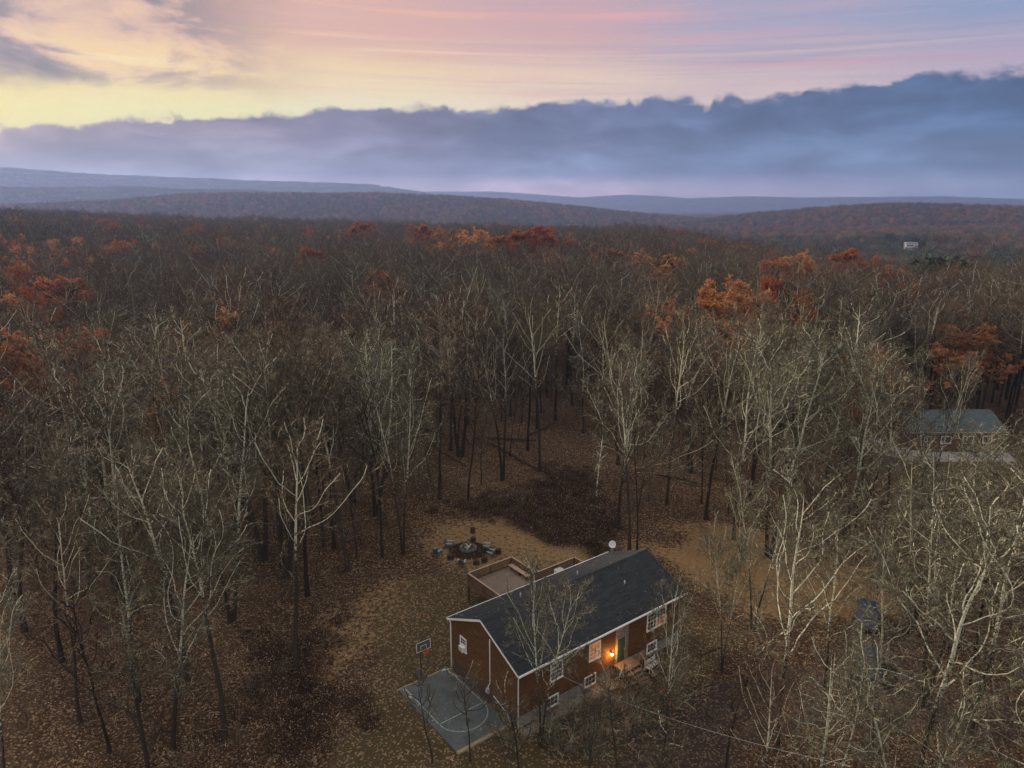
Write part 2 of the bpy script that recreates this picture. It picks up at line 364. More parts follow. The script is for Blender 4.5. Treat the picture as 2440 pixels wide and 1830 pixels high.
angs = np.radians(np.concatenate([np.arange(-180, -60, 6), np.arange(-60, 60, 0.4), np.arange(60, 180, 6)]))
rad = [0.0001, 8, 16, 22]
while rad[-1] < 140: rad.append(rad[-1] * 1.0085)
while rad[-1] < 9500: rad.append(rad[-1] * 1.03)
rad = np.array(rad); na, nr = len(angs), len(rad)
AA, RR = np.meshgrid(angs, rad)
gx, gy = (RR * np.sin(AA)).ravel(), (RR * np.cos(AA)).ravel()
gz = height(gx, gy)
idx = np.arange(na * nr).reshape(nr, na); nxt = np.roll(idx, -1, axis=1)
gf = np.stack([idx[:-1], idx[1:], nxt[1:], nxt[:-1]], -1).reshape(-1, 4)[:, ::-1]
gm = bpy.data.materials.new('forest_floor'); gm.use_nodes = True
T = NT(gm.node_tree); bs = gm.node_tree.nodes['Principled BSDF']; bs.inputs['Roughness'].default_value = 0.95; bs.inputs['Specular IOR Level'].default_value = 0.08
pos = T.node('ShaderNodeNewGeometry').outputs['Position']
at = lambda n: T.node('ShaderNodeAttribute', attribute_name=n).outputs['Fac']
nA = T.noise(pos, 9.0, 6, 0.75); nB = T.noise(pos, 0.35, 5, 0.6); nC = T.noise(pos, 2.2, 5, 0.65); nD = T.noise(pos, 3.0, 3, 0.8)
vor = T.node('ShaderNodeTexVoronoi'); T.put(vor.inputs['Vector'], pos); vor.inputs['Scale'].default_value = 8.0
leafc = T.node('ShaderNodeSeparateColor'); T.put(leafc.inputs[0], vor.outputs['Color'])
litter = T.ramp(leafc.outputs[0], [(0.0, (0.020, 0.0115, 0.0065)), (0.45, (0.050, 0.029, 0.016)), (0.78, (0.090, 0.055, 0.031)), (1.0, (0.30, 0.205, 0.130))])
litter = T.mix(T.ss(nB, 0.35, 0.7), litter, T.mix(0.55, litter, (0.050, 0.030, 0.020, 1)))
def blend(col, m, other, w=0.5):
    k = T.ss(T.add(at(m), T.mul(T.sub(nC, 0.5), w)), 0.40, 0.62)
    return T.mix(k, col, other)
grass = T.mix(nA, T.mix(nB, (0.028, 0.023, 0.010, 1), (0.060, 0.045, 0.021, 1)), T.mix(nC, (0.120, 0.082, 0.046, 1), (0.056, 0.046, 0.018, 1)))
grass = T.mix(T.ss(leafc.outputs[1], 0.78, 0.9), grass, (0.22, 0.15, 0.095, 1))
orange = T.mix(nA, T.mix(T.ss(nC, 0.35, 0.65), (0.070, 0.038, 0.018, 1), (0.185, 0.110, 0.050, 1)), (0.28, 0.185, 0.095, 1))
drive = T.mix(nA, T.mix(nC, (0.024, 0.017, 0.015, 1), (0.044, 0.031, 0.026, 1)), (0.056, 0.041, 0.034, 1))
drive = T.mix(T.ss(leafc.outputs[1], 0.70, 0.9), drive, (0.15, 0.10, 0.065, 1))
dark = T.mix(nA, (0.014, 0.008, 0.006, 1), (0.045, 0.027, 0.018, 1))  # shade painted into the ground; bare earth at the fire pit
gravel = T.mix(nA, (0.20, 0.185, 0.17, 1), (0.34, 0.315, 0.295, 1))
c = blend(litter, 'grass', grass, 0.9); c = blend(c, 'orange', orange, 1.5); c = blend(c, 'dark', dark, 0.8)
c = blend(c, 'drive', drive, 0.35); c = blend(c, 'gravel', gravel, 0.3)
dist = T.node('ShaderNodeVectorMath', operation='LENGTH'); T.put(dist.inputs[0], pos)
hillc = T.mix(T.noise(pos, 0.05, 6, 0.7), (0.055, 0.040, 0.036, 1), (0.105, 0.056, 0.044, 1))
c = T.mix(T.ss(dist.outputs['Value'], 500.0, 900.0), c, hillc)
T.put(bs.inputs['Base Color'], c)
bmp = T.node('ShaderNodeBump'); bmp.inputs['Strength'].default_value = 0.7; bmp.inputs['Distance'].default_value = 0.08
T.put(bmp.inputs['Height'], T.add(nA, T.mul(leafc.outputs[0], 0.5))); T.put(bs.inputs['Normal'], bmp.outputs[0])
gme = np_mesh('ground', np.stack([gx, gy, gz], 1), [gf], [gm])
WN = (fbm(gx, gy, 9, 41, 5) - 0.5) * 11
def soft(poly, w=1.6, k=1.0): return np.clip(0.5 + (poly_sd(gx, gy, poly) + WN * k) / (2 * w), 0, 1)
for nm, val in (('grass', np.maximum(soft(GRASS, 2.5), soft(NYARD, 4) * 0.9)), ('orange', np.maximum(soft(ORANGE, 3), 0.62 * np.maximum(0.85 * soft([(-17, 44), (-17, 60), (-13, 67), (-9, 66), (-9.5, 58), (-12, 46)], 3), soft([(-12, 66), (-11, 79), (0, 78.5), (9, 71), (6, 66), (-4, 65)], 3)))), ('dark', np.maximum(soft(SHADE1, 4.5) * 0.8, np.maximum(soft(SHADE2, 4.5) * 0.64, np.clip((2.9 + WN * 0.12 - np.hypot(gx + 4.75, gy - 70.0)) / 1.6, 0, 0.9)))), ('drive', soft(DRIVE, 1.0, 0.25)), ('gravel', np.maximum(soft(NDRIVE, 0.6, 0.15), 0.62 * soft([tuple(hloc(-.4, .3)), tuple(hloc(9.2, .3)), tuple(hloc(9.2, -1.0)), tuple(hloc(-.4, -1.3))], 0.5, 0.1)))):
    a = gme.attributes.new(nm, 'FLOAT', 'POINT'); a.data.foreach_set('value', val.astype(np.float32))
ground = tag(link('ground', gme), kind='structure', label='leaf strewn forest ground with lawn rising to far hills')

# ================================================================== tree generator
UP = np.array([0, 0, 1.0])
def norm(v): return v / (np.linalg.norm(v, axis=-1, keepdims=True) + 1e-9)
def tubes(P, Rd, k):
    """P (n,m,3), Rd (n,m) -> verts, quads"""
    n, m, _ = P.shape
    Tn = np.empty_like(P); Tn[:, 1:-1] = P[:, 2:] - P[:, :-2]; Tn[:, 0] = P[:, 1] - P[:, 0]; Tn[:, -1] = P[:, -1] - P[:, -2]
    Tn = norm(Tn)
    ref = np.where(np.abs(Tn[:, :1, 2:3]) < 0.85, UP, np.array([1.0, 0, 0])); ref = np.broadcast_to(ref, P.shape)
    U = norm(np.cross(Tn, ref)); Vv = np.cross(Tn, U)
    a = 2 * np.pi * np.arange(k) / k
    ring = P[:, :, None] + Rd[:, :, None, None] * (U[:, :, None] * np.cos(a)[None, None, :, None] + Vv[:, :, None] * np.sin(a)[None, None, :, None])
    id_ = np.arange(n * m * k).reshape(n, m, k)
    q = np.stack([id_[:, :-1], np.roll(id_, -1, 2)[:, :-1], np.roll(id_, -1, 2)[:, 1:], id_[:, 1:]], -1).reshape(-1, 4)
    return ring.reshape(-1, 3), q
def walk(p0, d0, L, m, up, wig, g):
    n = len(p0); P = np.empty((n, m, 3)); P[:, 0] = p0; d = norm(d0)
    for j in range(1, m):
        P[:, j] = P[:, j - 1] + d * (L / (m - 1))[:, None]
        d = norm(d + UP * up + g.normal(0, wig, (n, 3)))
    return P
def grow(par, nc, t0, t1, ang, ang_sd, lr, fall, m, up, wig, rfac, tip, g, lmin=0.15, keep=1.0):
    P, Rd, L = par; n, mp, _ = P.shape
    t = t0 + (t1 - t0) * (np.arange(nc)[None] + g.random((n, nc))) / nc
    pi = np.repeat(np.arange(n), nc); t = t.ravel()
    if keep < 1: s = g.random(len(t)) < keep; pi, t = pi[s], t[s]
    f = t * (mp - 1); i = np.minimum(f.astype(int), mp - 2); fr = (f - i)[:, None]
    p0 = P[pi, i] * (1 - fr) + P[pi, i + 1] * fr
    r0 = Rd[pi, i] * (1 - fr[:, 0]) + Rd[pi, i + 1] * fr[:, 0]
    Tn = norm(P[pi, i + 1] - P[pi, i])
    ref = np.where(np.abs(Tn[:, 2:3]) < 0.9, UP, np.array([1.0, 0, 0]))
    U = norm(np.cross(Tn, ref)); V2 = np.cross(Tn, U)
    ph = np.arange(len(t)) * 2.39996 + g.normal(0, 0.5, len(t))
    a = np.radians(ang + g.normal(0, ang_sd, len(t)))
    d = Tn * np.cos(a)[:, None] + (U * np.cos(ph)[:, None] + V2 * np.sin(ph)[:, None]) * np.sin(a)[:, None]
    u = (t - t0) / max(1e-6, t1 - t0)
    Lc = np.maximum(L[pi] * lr * (1 - fall * u) * g.uniform(0.65, 1.3, len(t)), lmin)
    C = walk(p0, d, Lc, m, up, wig, g)
    rr = np.maximum(r0 * rfac, tip)[:, None] * (1 - np.linspace(0, 1, m)[None] * 0.82)
    return C, np.maximum(rr, tip), Lc

def make_tree(seed, H=22.0, r=0.24, bole=0.42, nl=13, lang=40, lr=0.42, lfall=0.62, lup=0.10, wig=0.10, lean=(0, 0), n2=8, n3=6, n4=1, tip=0.023, forks=1, leaves=0, leaf=0.24, ks=(8, 5, 4, 3, 3), keep=1.0, cover=1.0):
    g = np.random.default_rng(seed)
    base = np.zeros((forks, 3)); d0 = np.tile(np.array([[lean[0], lean[1], 1.0]]), (forks, 1))
    if forks > 1:
        a = g.uniform(0, 6.28) + np.arange(forks) * 6.283 / forks
        base[:, 0], base[:, 1] = np.cos(a) * r * 0.6, np.sin(a) * r * 0.6; d0[:, 0] += np.cos(a) * 0.16; d0[:, 1] += np.sin(a) * 0.16
    Ht = H * g.uniform(0.92, 1.0, forks)
    tp = walk(base, d0, Ht * 0.97, 18, 0.05, 0.035, g); tp[:, 0, 2] -= 0.3
    s = np.linspace(0, 1, 18)
    tr = r * g.uniform(0.8, 1, (forks, 1)) * ((1 - s) ** 0.75 * 0.93 + 0.05)[None]; tr[:, 0] *= 1.55; tr[:, 1] *= 1.10
    trunk = (tp, tr, Ht)
    L1 = grow(trunk, nl, bole, 0.97, lang, 9, lr, lfall, 13, lup * 0.75, wig, 0.46, 0.03, g)
    # a few short dead stubs on the bole
    L1b = grow(trunk, 4, bole * 0.5, bole, 75, 15, 0.07, 0.0, 5, 0.02, 0.12, 0.22, 0.02, g)
    L2 = grow(L1, n2, 0.18, 0.98, 44, 12, 0.50, 0.50, 8, 0.06, wig * 1.5, 0.62, tip * 1.35, g)
    L3 = grow(L2, n3, 0.15, 1.0, 42, 14, 0.58, 0.40, 6, 0.05, wig * 1.7, 0.6, tip, g, 0.4, keep)
    trunkP = [(trunk, ks[0]), (L1, ks[1]), (L1b, 3)]; crownP = [(L2, ks[2]), (L3, ks[3])]
    last = L3
    if n4:
        L4 = grow(L3, n4, 0.15, 1.0, 38, 15, 0.62, 0.35, 4, 0.04, wig * 1.5, 0.7, tip * 0.62, g, 0.3, keep); crownP.append((L4, ks[4])); last = L4
    def cat(lst):
        vs, fs, b = [], [], 0
        for (P, Rd, L), k in lst:
            v, q = tubes(P, Rd, k); vs.append(v); fs.append(q + b); b += len(v)
        return np.concatenate(vs), np.concatenate(fs)
    out = {'trunk': cat(trunkP), 'crown': cat(crownP)}
    if leaves:
        P = last[0]; c = P[:, 1:].reshape(-1, 3)
        if cover < 1:   # leaves hang on in clumps
            nz = vnoise(c[:, 0] * 1.0 + c[:, 2] * 0.6, c[:, 1] + c[:, 2] * 0.4, 2.2, seed)
            c = c[nz > np.quantile(nz, 1 - cover)]
        c = c[g.integers(0, len(c), leaves)] + g.normal(0, 0.16, (leaves, 3))
        a1 = norm(g.normal(0, 1, (leaves, 3))); a2 = norm(np.cross(a1, g.normal(0, 1, (leaves, 3))))
        sz = leaf * g.uniform(0.6, 1.3, (leaves, 1))
        q = np.stack([c - a1 * sz * 0.5, c + a2 * sz * 0.28, c + a1 * sz * 0.5 + np.cross(a1, a2) * sz * 0.12, c - a2 * sz * 0.28], 1).reshape(-1, 3)
        out['leaves'] = (q, np.arange(leaves * 4).reshape(-1, 4))
    return out

def make_conifer(seed, H=16.0, width=3.4, whorls=26, sprays=7, round_top=False):
    g = np.random.default_rng(seed)
    tp = walk(np.zeros((1, 3)), np.array([[0, 0, 1.0]]), np.array([H]), 12, 0.05, 0.01, g)
    trunk = (tp, (H * 0.014 * (1 - np.linspace(0, 1, 12)) + 0.02)[None], np.array([H]))
    z = np.linspace(0.08, 0.98, whorls); V_, F_ = [], []; b = 0; bp = []
    for i, t in enumerate(z):
        prof = (1 - t) ** 0.8 if not round_top else max(0.05, math.sqrt(max(0, 1 - (1.6 * t - 0.62) ** 2)))
        L = width * prof + 0.25
        nb = int(7 + 5 * prof)
        a = g.uniform(0, 6.28) + np.arange(nb) * 6.283 / nb + g.normal(0, 0.15, nb)
        d = np.stack([np.cos(a), np.sin(a), np.full(nb, -0.12 if not round_top else 0.25)], 1)
        Ls = L * g.uniform(0.75, 1.12, nb)
        C = walk(np.tile([[0, 0, t * H]], (nb, 1)), d, Ls, 5, 0.03, 0.05, g); bp.append((C, Ls))
    C = np.concatenate([x[0] for x in bp]); Ls = np.concatenate([x[1] for x in bp])
    n = len(C); k = sprays
    tt = (np.arange(k)[None] + g.random((n, k))) / k * 0.85 + 0.15
    f = tt * 4; i = np.minimum(f.astype(int), 3); fr = (f - i)[..., None]
    ar = np.arange(n)[:, None]
    p = (C[ar, i] * (1 - fr) + C[ar, i + 1] * fr).reshape(-1, 3)
    d = norm(np.repeat(C[:, -1] - C[:, 0], k, 0) + g.normal(0, 0.55, (n * k, 3)) * np.repeat(Ls, k)[:, None])
    s = norm(np.cross(d, UP + g.normal(0, 0.35, (n * k, 3))))
    ln = (np.repeat(Ls, k) * 0.34 * g.uniform(0.7, 1.3, n * k) + 0.25)[:, None]
    q = np.stack([p - s * ln * 0.10, p + s * ln * 0.10, p + d * ln * 0.7 + s * ln * 0.20, p + d * ln - UP * ln * 0.12, p + d * ln * 0.7 - s * ln * 0.20], 1)
    m5 = len(q); q = q.reshape(-1, 3); id_ = np.arange(m5 * 5).reshape(-1, 5)
    fc = np.concatenate([id_[:, [0, 1, 2, 4]], id_[:, [4, 2, 3, 3]]])[:m5]
    tri = id_[:, [4, 2, 3]]
    vt, qt = tubes(*trunk[:2], 7)
    v2, q2 = tubes(C, np.maximum(0.03 * (1 - np.linspace(0, 1, 5))[None] * np.ones((n, 1)), 0.008), 3)
    return {'trunk': (np.concatenate([vt, v2]), np.concatenate([qt, q2 + len(vt)])), 'needles': (q, id_[:, [0, 1, 2, 4]], tri)}

def meshes_of(name, d, mats):
    out = {}
    for k, v in d.items(): out[k] = np_mesh(f'{name}_{k}', v[0], list(v[1:]), [mats[k]], smooth=(k in ('trunk', 'crown')))
    return out
def combined(name, ds, mats, offs=None, scl=None):
    """several tree dicts in one mesh (for the far wood)"""
    vs, q4, q3, m4, m3, b = [], [], [], [], [], 0
    ml = list(mats.values()); mk = list(mats.keys())
    for i, d in enumerate(ds):
        for k, v in d.items():
            p = v[0] * (scl[i] if scl is not None else 1.0) + (offs[i] if offs is not None else 0)
            vs.append(p); q4.append(v[1] + b); m4.append(np.full(len(v[1]), mk.index(k)))
            if len(v) > 2: q3.append(v[2] + b); m3.append(np.full(len(v[2]), mk.index(k)))
            b += len(p)
    F = [np.concatenate(q4)]; MI = [np.concatenate(m4)]
    if q3: F.append(np.concatenate(q3)); MI.append(np.concatenate(m3))
    return np_mesh(name, np.concatenate(vs), F, ml, MI, smooth=False)

MB_ = {'trunk': M['bark'], 'crown': M['twig']}
MP_ = {'trunk': M['bark_pale'], 'crown': M['twig_pale']}
MD_ = {'trunk': M['bark_dark'], 'crown': M['twig']}
ML_ = {'trunk': M['bark'], 'crown': M['twig'], 'leaves': M['leaf_russet']}
MO_ = {'trunk': M['bark'], 'crown': M['twig'], 'leaves': M['leaf_orange']}
MC_ = {'trunk': M['bark_dark'], 'needles': M['needle']}
M['twig_far'] = rand_mat('distant_twigs', [(0.050, 0.039, 0.031), (0.110, 0.082, 0.056), (0.072, 0.062, 0.044), (0.150, 0.122, 0.090), (0.100, 0.056, 0.038), (0.060, 0.052, 0.047), (0.125, 0.100, 0.070)], nscale=0.06)
M['bark_far'] = bark_mat('bark_distant', (0.036, 0.030, 0.025), (0.40, 0.39, 0.31), 8.0, 18.0, 0.60)
MF_ = {'trunk': M['bark_far'], 'crown': M['twig_far']}
MG_ = {'trunk': M['bark_far'], 'crown': M['twig_far'], 'leaves': M['leaf_russet']}
MH_ = {'trunk': M['bark_far'], 'crown': M['twig_far'], 'leaves': M['leaf_orange']}
PROTO = {}
specs = [dict(bole=0.46, nl=13, lang=38), dict(bole=0.40, nl=14, lang=44, wig=0.12), dict(bole=0.50, nl=12, lang=34, lup=0.12), dict(bole=0.36, nl=14, lang=48, wig=0.14), dict(bole=0.44, nl=12, lang=40, forks=2, n2=7), dict(bole=0.52, nl=11, lang=46, wig=0.13), dict(bole=0.32, nl=12, lang=62, lup=0.05, wig=0.19, lr=0.36), dict(bole=0.56, nl=9, lang=56, wig=0.20, lr=0.34)]
PROTO['tall'] = [meshes_of('tall_tree', make_tree(100 + i, H=22, r=0.25, **s), MB_ if i % 3 else MD_) for i, s in enumerate(specs)]
PROTO['pale'] = [meshes_of('pale_tree', make_tree(200 + i, H=22, r=0.22, **s), MP_) for i, s in enumerate([dict(bole=0.30, nl=13, lang=46, wig=0.16, lr=0.46, n3=6, n4=2, tip=0.023), dict(bole=0.36, nl=13, lang=40, wig=0.17, forks=2, n2=8, n3=6, n4=2, tip=0.023), dict(bole=0.26, nl=15, lang=52, wig=0.18, lr=0.5, n3=6, n4=2, tip=0.023), dict(bole=0.30, nl=12, lang=64, lup=0.04, wig=0.24, lr=0.40, n3=6, n4=2, tip=0.023), dict(bole=0.22, nl=12, lang=58, lup=0.07, wig=0.22, lr=0.46, forks=3, n2=6, n3=5, n4=2, tip=0.023)])]
PROTO['young'] = [meshes_of('young_tree', make_tree(300 + i, H=13, r=0.085, bole=0.35, nl=12, lang=42, lr=0.26, lfall=0.5, n2=5, n3=4, n4=2, tip=0.008, wig=0.13), MD_ if i == 1 else MB_) for i in range(3)]
PROTO['oak'] = [meshes_of('leafy_oak', make_tree(400 + i, H=20, r=0.26, bole=0.34, nl=14, lang=48, lr=0.42, n2=8, n3=5, n4=2, leaves=15000, leaf=0.34, cover=cv), (ML_, MO_, ML_)[i]) for i, cv in enumerate((0.85, 0.75, 0.45))]
PROTO['thin_oak'] = [meshes_of('thinning_oak', make_tree(430, H=20, r=0.24, bole=0.38, nl=13, lang=44, n2=8, n3=5, n4=2, leaves=2600, leaf=0.26, cover=0.35), MO_)]
PROTO['conifer'] = [meshes_of('conifer', make_conifer(500), MC_)]
PROTO['round_evergreen'] = [meshes_of('round_evergreen', make_conifer(510, 13, 5.2, 22, 9, True), MC_)]

# ------------------------------------------------------------------ placing trees as things
NAMES = {'tall': 'bare_tree', 'pale': 'pale_barked_tree', 'young': 'slender_tree', 'oak': 'russet_oak_tree', 'thin_oak': 'thinning_oak_tree', 'conifer': 'conifer_tree', 'round_evergreen': 'evergreen_tree'}
PARTN = {'trunk': 'trunk', 'crown': 'crown', 'leaves': 'leaves', 'needles': 'needles'}
BASEH = {'tall': 22, 'pale': 22, 'young': 13, 'oak': 20, 'thin_oak': 20, 'conifer': 16, 'round_evergreen': 13}
placed = []
def plant(kind, x, y, h, label, group=None, var=None, rz=None, wide=1.0, lean=(0, 0), cat='tree'):
    pr = PROTO[kind]; p = pr[int(rng.integers(0, len(pr))) if var is None else var]
    z = float(height(x, y)); rz = float(rng.uniform(0, 6.28)) if rz is None else rz
    o = empty(NAMES[kind], (x, y, z), rz); s = h / BASEH[kind]; o.scale = (s * wide, s * wide, s)
    if lean != (0, 0): o.rotation_euler = (lean[1], lean[0], rz)
    for k, me in p.items(): link(PARTN[k], me, o)
    tag(o, label, cat, group); placed.append((x, y))
    return o

G_HAND = 'trees standing round the clearing'
hand = [
    ('young', -27.4, 40.9, 15.2, 'slender dark tree in the front left wood, leaning slightly', 1, 1.25, (-0.03, 0.02)),
    ('pale', -23.3, 41.3, 17.0, 'leaning tree throwing long pale limbs over the front left wood', 0, 1.0, (-0.16, 0.0)),
    ('tall', -20.1, 42.3, 20.3, 'tall tree with grey pale trunk foot beside the dark shadow patch', 2, 0.9, (-0.05, 0)),
    ('tall', -31.2, 43.9, 16.5, 'thick grey trunked tree near the lower left corner', 5, 0.9, (0, 0)),
    ('pale', -31.5, 36.5, 14.5, 'greenish pale tree cut by the lower left edge of the picture', 1, 0.8, (0, 0)),
    ('tall', -19.5, 60.9, 23.6, 'tall straight tree standing alone at the left lawn edge', 0, 0.85, (0, 0)),
    ('tall', -20.5, 70.9, 23.5, 'dark trunk, left one of a tight pair behind the lawn', 3, 0.8, (0, 0)),
    ('tall', -19.3, 70.5, 23.0, 'dark trunk, right one of a tight pair behind the lawn', 0, 0.8, (0, 0)),
    ('young', -16.4, 68.3, 18.0, 'thin tree next to fallen brush west of the fire pit', 0, 1.0, (0, 0)),
    ('young', -13.7, 68.5, 22.0, 'lichen spotted thin tree second nearest the fire pit', 2, 1.1, (0, 0)),
    ('pale', -11.6, 69.1, 23.5, 'thin white forked tree nearest the fire pit chairs', 1, 0.62, (0, 0)),
    ('tall', -9.1, 83.7, 25.5, 'stout dark trunk at the far edge behind the fire pit', 3, 0.85, (0, 0)),
    ('tall', -7.6, 99.1, 23.8, 'tree with two trunks in a narrow V deep behind the fire pit', 4, 1.0, (0, 0)),
    ('young', -5.5, 83.5, 20.0, 'slim tree just behind the fire pit beside the stout dark trunk', 1, 1.0, (0, 0)),
    ('tall', 3.8, 93.1, 23.9, 'slightly leaning grey tree behind the dark shadow hollow', 1, 0.85, (0.05, 0)),
    ('tall', 2.4, 101.7, 23.4, 'straight dark tree behind the fallen trunks', 0, 0.8, (0, 0)),
    ('pale', 12.2, 75.1, 20.7, 'pale trunked tree with white spreading twigs behind the satellite dish', 2, 0.95, (0, 0)),
    ('tall', 12.6, 69.8, 21.5, 'dark tree just behind the roof beside the dish', 2, 0.8, (0, 0)),
    ('young', 13.5, 70.2, 18.5, 'narrow tree twinned with the dark tree beside the dish', 0, 1.1, (0, 0)),
    ('tall', 22.9, 77.7, 23.8, 'tall tree at the top of the orange grass', 1, 0.9, (0, 0)),
    ('tall', 19.2, 82.0, 22.6, 'grey tree in the wood edge north of the orange grass', 5, 0.85, (0, 0)),
    ('pale', 24.6, 72.5, 24.5, 'tall pale tree with upswept limbs above the orange grass', 0, 0.75, (0, 0)),
    ('pale', 27.0, 68.2, 24.5, 'large silvery tree towering over the orange grass', 1, 0.95, (0, 0)),
    ('pale', 33.7, 66.4, 22.5, 'silvery many branched tree left of the neighbouring house', 2, 0.85, (0, 0)),
    ('pale', 18.0, 40.9, 19.5, 'thick dark footed tree standing by the driveway in front', 0, 0.95, (0.03, 0)),
    ('pale', 25.5, 37.2, 20.5, 'big lichen covered tree with wide limbs in the lower right', 2, 1.15, (0.05, 0)),
    ('pale', 31.5, 41.5, 19.5, 'lichen covered tree at the right picture edge beside the cars', 0, 1.05, (0, 0)),
    ('pale', 2.0, 41.3, 13.6, 'small lichen spotted tree forking in front of the roof', 1, 0.75, (0, 0)),
    ('young', -5.3, 39.8, 7.6, 'small dark tree in front of the court, left of two', 1, 1.3, (0, 0)),
    ('young', -2.8, 40.0, 7.8, 'small dark tree in front of the court, right of two', 0, 1.3, (0, 0)),
    ('pale', 10.3, 40.5, 12.9, 'thin mottled tree rising before the far end of the house', 0, 0.6, (0, 0)),
    ('pale', 16.7, 49.4, 12.7, 'slim pale tree in the yard between house and driveway', 1, 0.6, (0, 0)),
    ('young', 13.2, 36.8, 12.5, 'slim lichen mottled tree low in the picture by the driveway', 2, 1.4, (0, 0)),
    ('young', 6.6, 37.0, 9.6, 'low spindly tree at the bottom edge below the front door', 0, 1.3, (0, 0)),
    ('pale', 21.0, 55.0, 15.5, 'open crowned pale tree beside the blue cars', 1, 0.7, (0, 0)),
    ('pale', 37.5, 52.5, 19.0, 'pale tree at the right edge behind the blue cars', 2, 0.85, (0, 0)),
    ('pale', 48.5, 58.5, 20.5, 'pale wide tree under the neighbouring house at the right edge', 0, 0.9, (0, 0)),
    ('tall', 41.0, 72.0, 20.0, 'grey brown tree in front of the neighbouring driveway', 1, 0.85, (0, 0)),
    ('pale', 49.0, 78.5, 20.0, 'pale tree crossing in front of the neighbouring roof', 1, 0.65, (0, 0)),
    ('pale', 34.0, 33.5, 16.5, 'lichen grey crown crossing the bottom right corner', 0, 1.0, (0, 0)),
    ('pale', 38.0, 43.5, 18.0, 'upswept pale tree at the right edge above the corner tree', 1, 0.95, (0, 0)),
    ('pale', 28.0, 31.5, 15.0, 'wide low crown filling the bottom right of the picture', 2, 1.0, (0, 0)),
    ('pale', 21.5, 32.5, 13.5, 'fine branched crown at the bottom right of the driveway', 1, 0.9, (0, 0)),
    ('tall', 35.5, 48.0, 18.5, 'brown twigged tree right beside the lower blue car', 3, 0.95, (0, 0)),
    ('tall', 14.5, 33.5, 11.5, 'grey small crown at the bottom edge of the driveway', 1, 0.8, (0, 0)),
    ('pale', 39.5, 37.0, 17.5, 'crooked limbed pale tree cut by the right picture edge', 3, 0.95, (0, 0)),
    ('pale', 30.5, 45.5, 17.5, 'many stemmed pale tree screening the lower blue car', 4, 0.85, (0, 0)),
    ('pale', 24.5, 41.0, 16.0, 'crooked pale tree right of the thick dark footed one', 3, 0.8, (0, 0)),
    ('pale', 34.5, 54.5, 17.5, 'spreading pale tree screening the upper blue car', 4, 0.8, (0.04, 0)),
    ('pale', 18.5, 35.0, 12.0, 'low many stemmed crown at the bottom edge of the driveway', 4, 0.9, (0, 0)),
    ('young', 4.4, 36.0, 8.0, 'thin crown at the bottom edge in front of the shrubs', 1, 1.4, (0, 0)),
    ('young', 0.4, 37.2, 8.4, 'thin crown at the bottom edge below the small forked tree', 2, 1.4, (0, 0)),
    ('pale', -28.0, 46.0, 17.5, 'crooked pale tree in the left front wood', 3, 0.95, (0.05, 0)),
    ('tall', -22.5, 36.8, 15.0, 'wide armed bare tree at the bottom left edge', 6, 1.0, (0, 0)),
    ('young', 8.7, 34.2, 8.6, 'thin crown at the bottom edge right of the shrubs', 2, 1.5, (0, 0)),
    ('pale', 23.3, 46.0, 15.0, 'mottled tree between the driveway and the blue cars', 0, 0.75, (0, 0)),
    ('tall', -25.5, 48.5, 20.0, 'twiggy grey tree in the middle of the left front wood', 1, 0.95, (0, 0)),
    ('tall', -36.5, 50.5, 21.0, 'full crowned tree by the left edge of the picture', 3, 1.0, (0, 0)),
]
for kind, x, y, h, lab, var, wd, ln in hand:
    plant(kind, x, y, h, lab, G_HAND, var, wide=wd, lean=ln)
n_hand = len(hand)

